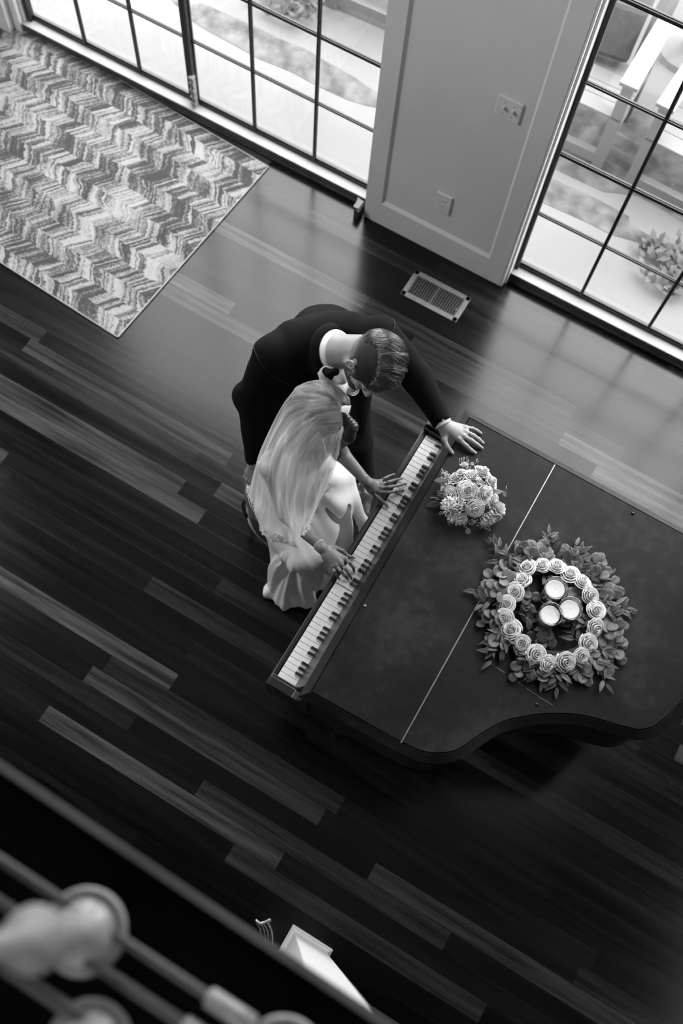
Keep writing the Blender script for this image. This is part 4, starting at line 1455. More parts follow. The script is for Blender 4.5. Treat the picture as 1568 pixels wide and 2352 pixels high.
# hair: short sides and a longer combed top
Fg, Lg, Ug = hM
headF = blend([(f, max(k, 0.001), *r) for f, k, *r in hp[:8]] )
neckF = blend(body[3:5] + [(hp[0][0], 0.02)])
gBodyF = blend(body)
topD = unit(hM[2] + 0.15 * hM[0] + 0.35 * hM[1])
def capF(P):
    q = P - v3(hpt(0, 0, 0))
    return gBodyF(P) - 0.0035 - 0.008 * np.clip((q @ topD - 0.055) * 25, 0, 1)
earx = blend([(ell(hpt(0.006, -0.090, -0.012), v3((0.027, 0.034, 0.038)), hM), 0), (ell(hpt(0.006, 0.090, -0.012), v3((0.027, 0.034, 0.038)), hM), 0.001)])
hair_cap = blend([(capF, 0), (earx, 0.002, 'cut'),
                  (ell(hpt(0.110, 0, -0.045), v3((0.075, 0.12, 0.088)), hM), 0.006, 'cut'),
                  (ell(hpt(0.014, -0.088, -0.040), v3((0.036, 0.036, 0.052)), hM), 0.006, 'cut'),
                  (ell(hpt(0.014, 0.088, -0.040), v3((0.036, 0.036, 0.052)), hM), 0.006, 'cut'),
                  (lambda P: (P - v3(hpt(0, 0, -0.060))) @ (hM[2] + 0.25 * hM[0]), 0.006, 'cut')])
mh, nth, bh = nodes_of('faded_short_hair')
tc = N(nth, 'ShaderNodeTexCoord')
nz = N(nth, 'ShaderNodeTexNoise')
nz.inputs['Scale'].default_value = 380
nth.links.new(tc.outputs['Object'], nz.inputs['Vector'])
# the fade: hair is cropped shorter towards the nape and ears (measured along the head's own axis)
dt = N(nth, 'ShaderNodeVectorMath', operation='DOT_PRODUCT')
nth.links.new(tc.outputs['Object'], dt.inputs[0])
fdv = unit(Ug + 0.55 * Fg)
dt.inputs[1].default_value = tuple(fdv)
c0_ = float(v3(hpt(0, 0, 0)) @ fdv)
fd_ = N(nth, 'ShaderNodeMapRange')
nth.links.new(dt.outputs['Value'], fd_.inputs[0])
fd_.inputs[1].default_value, fd_.inputs[2].default_value = c0_ - 0.080, c0_ + 0.050
fa = math_(nth, 'ADD', fd_.outputs[0], math_(nth, 'MULTIPLY_ADD', nz.outputs['Fac'], 0.5, -0.25))
nth.links.new(ramp(nth, fa, [(0.0, 0.22), (0.25, 0.14), (0.55, 0.035), (0.8, 0.014)]), bh.inputs['Base Color'])
bh.inputs['Roughness'].default_value = 0.6
bh.inputs['Specular IOR Level'].default_value = 0.25
bpn = N(nth, 'ShaderNodeBump')
bpn.inputs['Strength'].default_value = 0.8
bpn.inputs['Distance'].default_value = 0.002
nth.links.new(nz.outputs['Fac'], bpn.inputs['Height'])
nth.links.new(bpn.outputs[0], bh.inputs['Normal'])
lo, hi = bounds([hpt(-.12, 0, -.1), hpt(.12, 0, .14), hpt(0, -.1, 0), hpt(0, .1, 0), hpt(0, -.1, .1), hpt(0, .1, .1), hpt(-.1, 0, .1)], 0.03)
hair = field_obj('hair', [(hair_cap, lo, hi, 0.003)], mh, groom)
# long locks: from the parting swept across and forward
M_lock = mat('combed_brown_hair', 0.030, 0.30, noise=0.5, nscale=90, spec=0.7)
bm = bmesh.new()
rg = random.Random(5)
hf0 = capF
def skull_many(q):
    q = np.array(q, float)
    st_ = v3(hpt(0, 0, -0.01))[None] + ((q[:, :1] * 0.35) * Fg + (q[:, 1:2] * 0.35) * Lg) * 1.06
    dr = q[:, :1] * 0.75 * Fg + q[:, 1:2] * 0.75 * Lg + (np.sqrt(np.clip(0.0125 - q[:, 0] ** 2 * 0.85 - q[:, 1] ** 2 * 1.2, 0.0002, 1)))[:, None] * Ug
    dr /= np.linalg.norm(dr, axis=1, keepdims=True)
    t = np.full(len(q), 0.03)
    for _ in range(24):
        t = t - hf0(st_ + dr * t[:, None]) * 0.9
    return st_ + dr * (t + q[:, 2])[:, None]
locks = []
for k in range(2300):
    u = rg.random()
    f0 = -0.088 + 0.175 * u + rg.uniform(-.006, .006)
    l0 = -0.046 + rg.uniform(-0.004, 0.075) * rg.random() ** 0.8
    vol = 0.004 + 0.016 * math.sin(math.pi * min(1, max(0, (f0 + 0.09) / 0.20)))
    reach = rg.uniform(0.040, 0.080)
    bend = rg.uniform(0.006, 0.030)
    hgt = rg.uniform(0.5, 1.0) * (0.75 + 0.25 * math.sin(f0 * 210))
    q = []
    for i in range(8):
        t = i / 7
        l = min(l0 + reach * t, 0.088)
        f = min(f0 + bend * t ** 1.6 + 0.005 * math.sin(f0 * 150 + 3 * t), 0.104)
        env = min(1, (l0 + reach * t + 0.040) / 0.03) if l0 + reach * t > -0.04 else 0
        q.append((f, l, 0.001 + vol * hgt * max(0, env) * (1 - 0.75 * max(0, t - 0.6))))
    r = rg.uniform(0.0006, 0.0015)
    locks.append((q, [r * w for w in (0.5, .9, 1.1, 1.1, 1.1, 1.0, .7, .2)]))
for k in range(260):          # short hair radiating from the crown whorl
    a = rg.uniform(0, 6.28)
    L = rg.uniform(0.02, 0.055)
    q = [(-0.086 + L * t * math.cos(a + t * 0.8), -0.018 + L * t * math.sin(a + t * 0.8), 0.0015) for t in (0.06, .25, .5, .75, 1)]
    locks.append((q, [0.0008, 0.0013, 0.0012, 0.001, 0.0004]))
allp = skull_many([p_ for q, _ in locks for p_ in q])
k0 = 0
for q, r in locks:
    tube(bm, allp[k0:k0 + len(q)], r, 5)
    k0 += len(q)
obj('combed_hair', bm, M_lock, hair, smooth=True)
# beard shade at the jaw and sideburn
jawr = blend([(cone(hpt(0.034, -0.062, -0.042), hpt(0.036, -0.056, -0.080), 0.012, 0.022), 0), (cone(hpt(0.025, -0.056, -0.075), hpt(0.085, -0.010, -0.105), 0.026, 0.026), 0.01),
              (cone(hpt(0.034, 0.062, -0.042), hpt(0.036, 0.056, -0.080), 0.012, 0.022), 0.004), (cone(hpt(0.025, 0.056, -0.075), hpt(0.085, 0.010, -0.105), 0.026, 0.026), 0.01)])
earr = blend([(ell(hpt(0.008, -0.09, -0.012), v3((0.030, 0.04, 0.042)), hM), 0), (ell(hpt(0.008, 0.09, -0.012), v3((0.030, 0.04, 0.042)), hM), 0.001)])
beardF = lambda P: np.maximum(np.maximum(gBodyF(P) - 0.0022, jawr(P)), -earr(P))
field_obj('beard', [(beardF, *bounds([hpt(0, -.09, -.01), hpt(0, .09, -.01), hpt(.12, 0, -.14), hpt(0, 0, -.14)], 0.02), 0.0028)], mat('trimmed_beard', 0.045, 0.8, noise=0.5, nscale=300), groom)
# boutonniere
bp = v3(at(811, 893, 1.17))
bt_ = thing('x', 'x', 'x'); bpy.data.objects.remove(bt_)
bm = bmesh.new()
rose(bm, bp, 0.026, (0.1, -0.5, 1), rg, 1.0, 4)
rose(bm, bp + v3((-0.030, -0.006, 0.0)), 0.018, (-0.2, -0.4, 1), rg, 1.0, 3)
for k in range(30):
    q = bp + v3((rg.gauss(-0.02, .011), rg.gauss(0, .008), rg.gauss(0.006, .004)))
    bmesh.ops.create_icosphere(bm, subdivisions=1, radius=0.0028, matrix=Matrix.Translation(Vector(q)))
obj('boutonniere', bm, M_rose, groom, smooth=True)

# ================================================================== bride
bride = thing('person', 'woman in a white satin wedding dress and sheer veil seated playing the piano', 'person', (-0.8, 1.45, 0))
bR, bL = v3((-0.892, 1.335, 0.965)), v3((-0.745, 1.580, 1.005))
bRe, bRw = v3(at(656, 1182, 0.735)), v3(at(738, 1257, 0.800))
bLe, bLw = v3(at(782, 1040, 0.80)), v3(at(845, 1110, 0.800))
bHead = v3(at(748, 940, 1.185))
bF, bU = v3((0.88, 0.20, -0.43)), v3((0.42, 0.02, 0.90))
bNeck = v3((-0.805, 1.475, 1.035))
hipL, hipR = v3((-0.745, 1.560, 0.585)), v3((-0.860, 1.400, 0.580))
kL, kR = v3(at(784, 1300, 0.515)), v3(at(705, 1275, 0.50))
bp_, bpt, bM = head_prims(bHead, bF, bU, 0.94)
fwb = unit((0.80, -0.58, 0))
sideb = unit((0.58, 0.80, 0))
bb = [(cone((-0.80, 1.475, 0.58), (-0.825, 1.455, 0.76), 0.130, 0.100, (fwb, 0.8)), 0), (cone((-0.825, 1.455, 0.76), (-0.82, 1.455, 0.93), 0.095, 0.112, (fwb, 0.75)), 0.05),
      (cone(bR, bL, 0.040, 0.040), 0.05), (cone((-0.815, 1.46, 0.95), bNeck, 0.085, 0.046), 0.04), (cone(bNeck, bpt(-0.02, 0, -0.05), 0.045, 0.046), 0.03)]
bb += [(bp_[0][0], 0.02)] + bp_[1:]
bb += [(cone(bR, bRe, 0.037, 0.031), 0.03), (cone(bRe, bRw, 0.032, 0.0205), 0.02), (cone(bL, bLe, 0.037, 0.031), 0.03), (cone(bLe, bLw, 0.033, 0.0205), 0.02)]
bb += [(cone(hipL, kL, 0.090, 0.062), 0.04), (cone(hipR, kR, 0.085, 0.058), 0.04)]
shL, shR = v3((-0.60, 1.36, 0.08)), v3((-0.70, 1.25, 0.08))
bb += [(cone(kL, shL, 0.050, 0.034), 0.02), (cone(kR, shR, 0.050, 0.034), 0.02), (cone(shL, shL + v3((0.10, -0.08, -0.045)), 0.032, 0.022), 0.02), (cone(shR, shR + v3((0.10, -0.08, -0.045)), 0.032, 0.022), 0.02)]
KT = 0.7285
def q4(x, y, z):
    return v3(at(740 + x / 6.918, 1040 + y / 6.918, z))
fl = [([q4(915, 628, KT + .042), q4(1040, 628, KT + .052), q4(1170, 610, KT + .028), q4(1292, 588, KT + .006)], 0.0078),
      ([q4(935, 560, KT + .050), q4(1060, 545, KT + .060), q4(1200, 520, KT + .034), q4(1325, 488, KT + .012)], 0.0078),
      ([q4(945, 505, KT + .050), q4(1050, 465, KT + .058), q4(1160, 432, KT + .032), q4(1268, 405, KT + .012)], 0.0074),
      ([q4(915, 458, KT + .044), q4(985, 405, KT + .046), q4(1058, 370, KT + .032), q4(1130, 343, KT + .016)], 0.0066),
      ([q4(800, 640, KT + .045), q4(880, 710, KT + .038), q4(965, 780, KT + .024), q4(1045, 855, KT + .010)], 0.0088)]
plm = [(cone(bLw, q4(780, 520, KT + .058), 0.0205, 0.020), 0)] + [(cone(q4(775, y0, KT + .054), e, 0.017, 0.0095), 0.010) for y0, e in ((575, fl[0][0][0]), (540, fl[1][0][0]), (500, fl[2][0][0]), (475, fl[3][0][0]), (590, fl[4][0][0]))]
plm += [(ell(f_[0][0] + v3((0, 0, .005)), (0.0075,) * 3), 0.008) for f_ in fl[:4]]
fr = [([q4(372, 1690, KT + .046), q4(430, 1745, KT + .052), q4(490, 1820, KT + .030), q4(505, 1885, KT + .008)], 0.0080),
      ([q4(300, 1760, KT + .050), q4(360, 1835, KT + .056), q4(420, 1920, KT + .034), q4(468, 2000, KT + .008)], 0.0080),
      ([q4(225, 1790, KT + .048), q4(285, 1870, KT + .052), q4(345, 1945, KT + .032), q4(408, 2015, KT + .008)], 0.0075),
      ([q4(150, 1805, KT + .042), q4(190, 1880, KT + .044), q4(228, 1945, KT + .028), q4(272, 2010, KT + .010)], 0.0066),
      ([q4(215, 1510, KT + .046), q4(330, 1560, KT + .040), q4(405, 1640, KT + .026), q4(505, 1662, KT + .010)], 0.0088)]
plr = [(cone(bRw, q4(70, 1570, KT + .062), 0.0205, 0.021), 0)] + [(cone(q4(*s_, KT + .058), e, 0.018, 0.0100), 0.010) for s_, e in (((110, 1560), fr[0][0][0]), ((90, 1590), fr[1][0][0]), ((70, 1620), fr[2][0][0]), ((55, 1640), fr[3][0][0]), ((110, 1520), fr[4][0][0]))]
plr += [(cone(q4(120, 1600, KT + .056), q4(270, 1720, KT + .046), 0.019, 0.016), 0.012)]
plr += [(ell(f_[0][0] + v3((0, 0, .004)), (0.0075,) * 3), 0.008) for f_ in fr[:4]]
# continue a stretch of forearm into each hand so that wrist and arm are one surface
plm.insert(0, (cone(bLe, bLw, 0.033, 0.0205), 0)); plm[1] = (plm[1][0], 0.02)
plr.insert(0, (cone(bRe, bRw, 0.032, 0.0205), 0)); plr[1] = (plr[1][0], 0.02)
def cut_beyond(F, p, n):
    p, n = v3(p), unit(n)
    return lambda P: np.maximum(F(P), -((P - p) @ n))
hL = cut_beyond(blend(plm + fingers(fl)), bLw - unit(bLw - bLe) * 0.055, bLw - bLe)
hR = cut_beyond(blend(plr + fingers(fr)), bRw - unit(bRw - bRe) * 0.055, bRw - bRe)
lo, hi = bounds([bR, bL, bRe, bRw, bLe, bLw, bHead, hipL, hipR, kL, kR, shR, shL], 0.13)
lo[2] = 0.0
field_obj('body', [(blend(bb), lo, hi, 0.0042), (hL, *bounds([q for s_ in fl for q in s_[0]] + [bLw - unit(bLw - bLe) * 0.06], 0.035), 0.0018), (hR, *bounds([q for s_ in fr for q in s_[0]] + [bRw - unit(bRw - bRe) * 0.06], 0.035), 0.0018)], M_skin2, bride)
nails(fl, bride, size=1.15)
nails(fr, bride, size=1.15)
# jewellery
ring_on(fl[2][0][0], fl[2][0][1], 0.5, 0.0085, bride)
ring_on(fr[1][0][0], fr[1][0][1], 0.62, 0.0088, bride, 'ring', mat('black_ring', 0.02, 0.4), 0.0014)
armF = blend(bb)
for E_, w_, t, nm in ((bRe, bRw, 0.93, 'beaded_bracelet'), (bRe, bRw, 0.50, 'beaded_bracelet'), (bLe, bLw, 0.86, 'bracelet')):
    p = E_ + (w_ - E_) * t
    pts = loop_on(armF, p, w_ - E_, 34, (0, 1), 30)
    bm = bmesh.new()
    if nm == 'bracelet':
        tube(bm, pts, 0.0012, 6, False)
    else:
        for q in pts[:-1]:
            bmesh.ops.create_icosphere(bm, subdivisions=1, radius=0.0026 if t > 0.9 else 0.0017, matrix=Matrix.Translation(Vector(q)))
        tube(bm, pts, 0.0006, 5, False)
    obj(nm, bm, M_silver, bride, smooth=True)
# leafy line tattoo across the left wrist and hand
handF = blend(plm + fingers(fl))
cam0 = v3((0, 0, H))
def on_hand(x, y):
    p = q4(x, y, KT + 0.20)
    d = unit(p - cam0)
    s0 = p + d * 0.05
    pts = s0[None] + d[None] * np.arange(0, 0.2, 0.0005)[:, None]
    v = handF(pts)
    k = int(np.argmax(v < 0.0004))
    return pts[k] if v[k] < 0.0005 else None
bm = bmesh.new()
lines = [[(690, 440), (720, 500), (760, 550), (800, 580), (850, 610), (880, 640)], [(760, 550), (800, 620), (840, 680), (870, 720)], [(700, 430), (690, 450)], [(660, 520), (720, 520), (770, 545)]]
lines += [[(x, y), (x + dx, y + dy)] for x, y, dx, dy in [(700, 470, -35, 25), (710, 490, 30, -35), (725, 510, -30, 30), (735, 520, 30, -30), (750, 540, -35, 25), (765, 555, 35, -30), (785, 570, -25, 35), (800, 582, 30, -35), (825, 597, -20, 30), (845, 608, 35, -30), (865, 620, 45, -30), (880, 640, 45, -20), (800, 625, -28, 18), (815, 645, 30, -12), (835, 672, -26, 18), (850, 695, 32, -10), (690, 510, -20, -20), (700, 525, -10, 30)]]
for ln in lines:
    dense = []
    for a, b in zip(ln, ln[1:]):
        for k in range(6):
            q = on_hand(a[0] + (b[0] - a[0]) * k / 5, a[1] + (b[1] - a[1]) * k / 5)
            if q is not None:
                dense.append(q)
    if len(dense) > 3:
        w = 0.0011 if len(ln) > 2 else 0.0017
        tube(bm, dense, [w * (0.4 + 0.6 * math.sin(math.pi * (i + 0.5) / len(dense))) for i in range(len(dense))], 5)
obj('tattoo', bm, mat('tattoo_ink', 0.05, 0.6), bride, smooth=True)

# dress
def drape(f, amp, n1, n2):
    def g(P):
        return f(P) + amp * np.sin(P[:, 0] * n1 + P[:, 1] * n2 + 2.0 * np.sin(P[:, 2] * 6)) * np.clip((0.60 - P[:, 2]) * 4, 0, 1)
    return g
ds = [(cone((-0.80, 1.475, 0.60), (-0.825, 1.455, 0.76), 0.142, 0.110, (fwb, 0.82)), 0), (cone((-0.822, 1.457, 0.76), (-0.812, 1.455, 0.885), 0.106, 0.108, (fwb, 0.84)), 0.05),
      (ell((-0.745, 1.480, 0.89), (0.055, 0.055, 0.055)), 0.03), (ell((-0.800, 1.395, 0.885), (0.055, 0.055, 0.055)), 0.03),
      (cone(hipL, hipL + (kL - hipL) * 0.82, 0.098, 0.068), 0.05), (cone(hipR, kR, 0.100, 0.062), 0.05), (cone(hipL + v3((0.05, 0.05, -.02)), v3(at(832, 1200, 0.48)), 0.050, 0.022), 0.05),
      (cone(at(832, 1195, 0.46), at(834, 1235, 0.30), 0.022, 0.020), 0.03)]
low = [(cone(kR + v3((-0.01, 0, -0.01)), (-0.615, 1.205, 0.03), 0.056, 0.052), 0.05), (cone(hipR + v3((-0.02, -0.08, -0.04)), kR + v3((-0.03, -0.03, -0.03)), 0.07, 0.05), 0.06), (cone(kR + v3((-0.14, 0.05, 0.0)), (-0.715, 1.145, 0.02), 0.075, 0.058), 0.05), (cone((-0.86, 1.35, 0.50), (-0.775, 1.18, 0.04), 0.055, 0.028), 0.04),
       (cone(kR + v3((0.045, 0.02, 0.005)), (-0.575, 1.22, 0.25), 0.034, 0.03), 0.03), (cone((-0.64, 1.16, 0.05), (-0.775, 1.13, 0.03), 0.045, 0.03), 0.03), (cone((-0.60, 1.30, 0.04), (-0.53, 1.30, 0.10), 0.05, 0.035), 0.03)]
slit = [(cone(at(803, 1172, 0.60), at(790, 1335, 0.56), 0.030, 0.072), 0.005, 'cut'), (cone(at(801, 1166, 0.66), at(785, 1345, 0.62), 0.024, 0.076), 0.005, 'cut')]
def fabric(P):
    d = blend(ds + slit + low)(P)
    low_w = np.clip((0.56 - P[:, 2]) * 5, 0, 1)
    ang_ = np.arctan2(P[:, 1] - 1.21, P[:, 0] + 0.70)
    d = d + low_w * (0.010 * np.sin(ang_ * 6 + 1.2 * np.sin(P[:, 2] * 7)) + 0.0035 * np.sin(ang_ * 15 + P[:, 2] * 6))
    lap = np.clip((P[:, 2] - 0.50) * 6, 0, 1) * np.clip((0.80 - P[:, 2]) * 8, 0, 1)
    s = P @ v3((0.35, 0.75, 0.55))
    d = d + lap * (0.0050 * np.sin(s * 95 + 2.5 * np.sin(P[:, 0] * 17 + P[:, 1] * 9)) + 0.0050 * np.sin(s * 43 + 1 + 1.5 * np.sin(P[:, 1] * 14)))
    # low back: the bodice ends lower behind than in front
    return np.maximum(d, P[:, 2] - (0.895 + 0.9 * ((P - v3((-0.812, 1.455, 0))) @ v3((*fwb[:2], 0)))))
dress = field_obj('dress', [(fabric, *bounds([(-0.98, 1.15, 0.0), (-0.45, 1.68, 0.98), kL, kR, (-.9, 1.06, 0)], 0.04), 0.0045)], M_satin, bride)
dF = fabric
# lace appliques on the bodice, straps
bm = bmesh.new()
rg = random.Random(9)
for k in range(1300):
    a = rg.uniform(-1.5, 1.0)
    z = 0.66 + 0.27 * rg.random() ** 0.8
    dirn = fwb * math.cos(a) + sideb * math.sin(a)
    q = snap(dF, (-0.815, 1.455, z), dirn, 60, 0.003)
    if q[2] > 0.85 + 0.5 * max(0, math.cos(a)) * 0.2:
        continue
    n = dirn
    s_ = unit(np.cross(n, (0, 0, 1)))
    for j in range(5):
        b_ = j * 1.2566 + k
        d = s_ * math.cos(b_) + v3((0, 0, 1)) * math.sin(b_)
        leaf(bm, Vector(q + n * 0.0012), d, n, 0.0075, 0.005, 0.0, 0.1, 2)
obj('lace_applique', bm, M_lace, dress, smooth=True)
bodyF = blend(bb)
for S in (bR, bL):
    pts = []
    for t in np.linspace(0, 1, 14):
        base = v3((-0.812, 1.455, 0.90)) + (S - v3((-0.812, 1.455, 0.90))) * 0.55
        ang2 = -0.4 + t * (math.pi + 0.8)
        dirn = fwb * math.cos(ang2) + v3((0, 0, 1)) * math.sin(ang2)
        pts.append(snap(bodyF, base, dirn, 60, 0.003) + dirn * 0.001)
    obj('strap', tube(bmesh.new(), pts, 0.0022, 6), M_satin, dress, smooth=True)
# hair
hb = blend([(ell(bpt(-0.018, 0, 0.034), v3((0.104, 0.084, 0.092)) * 0.96, bM), 0), (ell(bpt(-0.085, 0, -0.015), v3((0.055, 0.060, 0.055)), bM), 0.02), (ell(bpt(-0.088, -0.035, -0.080), v3((0.042, 0.046, 0.042)), bM), 0.01),
            (cone(bpt(0.050, -0.062, 0.020), bpt(0.040, -0.078, -0.070), 0.028, 0.022), 0.02), (cone(bpt(0.050, 0.062, 0.020), bpt(0.040, 0.078, -0.070), 0.028, 0.022), 0.02),
            (ell(bpt(0.110, 0, -0.045), v3((0.055, 0.060, 0.085)), bM), 0.010, 'cut')])
def hairF(P):
    q = (P - v3(bpt(0, 0, 0))) @ np.stack([bM[0], bM[1], bM[2]]).T
    w = np.sin(q[:, 0] * 190 + np.abs(q[:, 1]) * 260 + 2.0 * np.sin(q[:, 2] * 45))
    part = np.exp(-(q[:, 1] / 0.0045) ** 2) * (q[:, 2] > 0.02)
    return hb(P) + 0.0014 * w + 0.006 * part
lo, hi = bounds([bpt(-.16, 0, -.13), bpt(.12, 0, .14), bpt(0, -.12, 0), bpt(0, .12, 0), bpt(0, -.1, .1), bpt(0, .1, .1), bpt(-.12, 0, .1), bpt(-.1, -.1, -.1), bpt(-.1, .1, -.1)], 0.02)
bh_ = field_obj('hair', [(hairF, lo, hi, 0.0028)], M_hairb, bride)
frontF = blend([(cone(at(792, 958, 1.235), at(806, 980, 1.20), 0.020, 0.026), 0), (cone(at(806, 980, 1.20), at(801, 1003, 1.15), 0.026, 0.024), 0.01), (cone(at(801, 1003, 1.15), at(782, 1028, 1.07), 0.024, 0.009), 0.01)])
_d = unit(v3(at(782, 1028, 1.07)) - v3(at(806, 980, 1.20)))
_s = unit(np.cross(_d, (0, 0, 1)))
def frontW(P):
    return frontF(P) + 0.0007 * np.sin((P @ _s) * 520 + 2.5 * np.sin((P @ _d) * 22))
field_obj('front_lock', [(frontW, *bounds([at(792, 958, 1.235), at(806, 980, 1.2), at(801, 1003, 1.15), at(782, 1028, 1.07)], 0.04), 0.0022)], M_hairb, bh_)
bm = bmesh.new()
for k in range(6):
    j = lambda s: rg.uniform(-s, s)
    c_ = [at(776 + j(1.5), 1022 + j(2), 1.06), at(781 + j(1), 1036 + j(1), 1.03), at(780 + j(1), 1047 + j(1), 1.00), at(772 + j(1), 1056 + j(1), .985), at(767 + j(1), 1054, .98)]
    tube(bm, catmull(c_, 16), [0.0030] * 13 + [0.0024, 0.0016, 0.0006], 5)
obj('front_curl', bm, M_hairb, bh_, smooth=True)

# veil
def veil_material(nm, lo_, hi_):
    m = bpy.data.materials.new(nm)
    MATS[nm] = m
    m.use_nodes = True
    nt = m.node_tree
    nt.nodes.remove(nt.nodes['Principled BSDF'])
    out = nt.nodes['Material Output']
    t = N(nt, 'ShaderNodeBsdfTransparent')
    d = N(nt, 'ShaderNodeBsdfDiffuse')
    d.inputs[0].default_value = (0.92, 0.92, 0.92, 1)
    tl = N(nt, 'ShaderNodeBsdfTranslucent')
    tl.inputs[0].default_value = (0.92, 0.92, 0.92, 1)
    mx0 = N(nt, 'ShaderNodeMixShader')
    mx0.inputs[0].default_value = 0.25
    nt.links.new(d.outputs[0], mx0.inputs[1])
    nt.links.new(tl.outputs[0], mx0.inputs[2])
    uv = N(nt, 'ShaderNodeUVMap')
    sep = N(nt, 'ShaderNodeSeparateXYZ')
    nt.links.new(uv.outputs[0], sep.inputs[0])
    cb = N(nt, 'ShaderNodeCombineXYZ')
    nt.links.new(math_(nt, 'MULTIPLY', sep.outputs[0], 15), cb.inputs[0])
    nt.links.new(math_(nt, 'MULTIPLY', sep.outputs[1], 1.3), cb.inputs[1])
    n = N(nt, 'ShaderNodeTexNoise')
    n.inputs['Scale'].default_value = 1.0
    n.inputs['Detail'].default_value = 3
    nt.links.new(cb.outputs[0], n.inputs['Vector'])
    r = N(nt, 'ShaderNodeMapRange')
    nt.links.new(n.outputs['Fac'], r.inputs[0])
    r.inputs[1].default_value, r.inputs[2].default_value, r.inputs[3].default_value, r.inputs[4].default_value = 0.40, 0.62, lo_, hi_
    dens = N(nt, 'ShaderNodeMapRange')
    nt.links.new(sep.outputs[1], dens.inputs[0])
    dens.inputs[1].default_value, dens.inputs[2].default_value, dens.inputs[3].default_value, dens.inputs[4].default_value = 0.22, 0.60, 0.26, 1.0
    mx = N(nt, 'ShaderNodeMixShader')
    cb2 = N(nt, 'ShaderNodeCombineXYZ')
    nt.links.new(math_(nt, 'ADD', math_(nt, 'MULTIPLY', sep.outputs[0], 9), math_(nt, 'MULTIPLY', sep.outputs[1], 1.6)), cb2.inputs[0])
    nt.links.new(math_(nt, 'MULTIPLY', sep.outputs[1], 1.8), cb2.inputs[1])
    n3 = N(nt, 'ShaderNodeTexNoise')
    n3.inputs['Scale'].default_value = 1.0
    n3.inputs['Detail'].default_value = 2
    nt.links.new(cb2.outputs[0], n3.inputs['Vector'])
    crease = math_(nt, 'POWER', math_(nt, 'SUBTRACT', 1.0, math_(nt, 'MULTIPLY', math_(nt, 'ABSOLUTE', math_(nt, 'SUBTRACT', n3.outputs['Fac'], 0.5)), 4.0)), 9.0)
    base_d = math_(nt, 'MULTIPLY', r.outputs[0], dens.outputs[0])
    tot = math_(nt, 'MINIMUM', math_(nt, 'ADD', math_(nt, 'MULTIPLY', math_(nt, 'MULTIPLY', math_(nt, 'MAXIMUM', crease, 0.0), 0.34), dens.outputs[0]), base_d), 0.9)
    nt.links.new(tot, mx.inputs[0])
    nt.links.new(t.outputs[0], mx.inputs[1])
    nt.links.new(mx0.outputs[0], mx.inputs[2])
    nt.links.new(mx.outputs[0], out.inputs[0])
    return m
M_veil = veil_material('sheer_veil_tulle', 0.38, 0.74)
G = (785, 943, 1.302)
ctrl = [
    [G, (788, 975, 1.27), (780, 1035, 1.13), (762, 1095, 1.01), (732, 1160, 0.92), (706, 1214, 0.86)],
    [G, (774, 978, 1.30), (748, 1040, 1.14), (728, 1095, 1.04), (706, 1160, 0.94), (688, 1232, 0.83)],
    [G, (752, 978, 1.32), (708, 1030, 1.17), (680, 1085, 1.07), (664, 1155, 0.93), (664, 1246, 0.62)],
    [G, (738, 958, 1.34), (682, 1000, 1.19), (644, 1050, 1.08), (630, 1125, 0.92), (638, 1234, 0.54)],
    [G, (733, 935, 1.345), (668, 955, 1.19), (620, 1030, 1.07), (606, 1100, 0.88), (608, 1200, 0.50)],
    [G, (738, 914, 1.34), (664, 925, 1.17), (608, 1025, 0.98), (594, 1085, 0.78), (585, 1165, 0.50)],
    [G, (748, 896, 1.33), (675, 896, 1.13), (610, 1010, 0.87), (584, 1078, 0.66), (568, 1128, 0.50)],
    [G, (765, 890, 1.30), (705, 882, 1.12), (640, 980, 0.80), (600, 1060, 0.60), (572, 1092, 0.50)],
    [G, (784, 905, 1.27), (735, 890, 1.10), (672, 960, 0.84), (625, 1045, 0.62), (590, 1075, 0.50)]]
NV, NU = 60, 150
cols = [catmull([at(*p) for p in c_], NV) for c_ in ctrl]
grid = []
for v in range(NV):
    grid.append(catmull([c_[v] for c_ in cols], NU))
G3 = np.array(grid)
nrm = np.cross(np.gradient(G3, axis=0), np.gradient(G3, axis=1))
nrm /= np.linalg.norm(nrm, axis=2, keepdims=True) + 1e-9
uu = np.linspace(0, 1, NU)[None, :]
vv = np.linspace(0, 1, NV)[:, None]
rip = np.sin(uu * 62 + 2.0 * np.sin(vv * 3 + uu * 5)) * 0.6 + np.sin(uu * 137 + vv * 2) * 0.4
amp = 0.0006 + 0.0050 * np.clip(vv * 1.3, 0, 1) * (1 - 0.3 * vv)
G3 = G3 + nrm * (rip * amp)[:, :, None]
solidF = lambda P: np.minimum(np.minimum(bodyF(P), dF(P)), hb(P) - 0.004)
def push_out(G_, clear):
    P = G_.reshape(-1, 3).copy()
    e = 0.003
    for _ in range(14):
        v = solidF(P)
        m_ = v < clear
        if not m_.any():
            break
        Q = P[m_]
        g = np.stack([solidF(Q + np.eye(3)[a] * e) - solidF(Q - np.eye(3)[a] * e) for a in range(3)], 1)
        g /= np.linalg.norm(g, axis=1, keepdims=True) + 1e-9
        P[m_] = Q + g * np.minimum(clear - v[m_], 0.02)[:, None]
    G2 = P.reshape(G_.shape)
    for _ in range(3):
        G2[1:-1, 1:-1] = 0.5 * G2[1:-1, 1:-1] + 0.125 * (G2[:-2, 1:-1] + G2[2:, 1:-1] + G2[1:-1, :-2] + G2[1:-1, 2:])
    return G2
G3 = push_out(G3, 0.010)
G3 = push_out(G3, 0.006)
_P = G3.reshape(-1, 3)
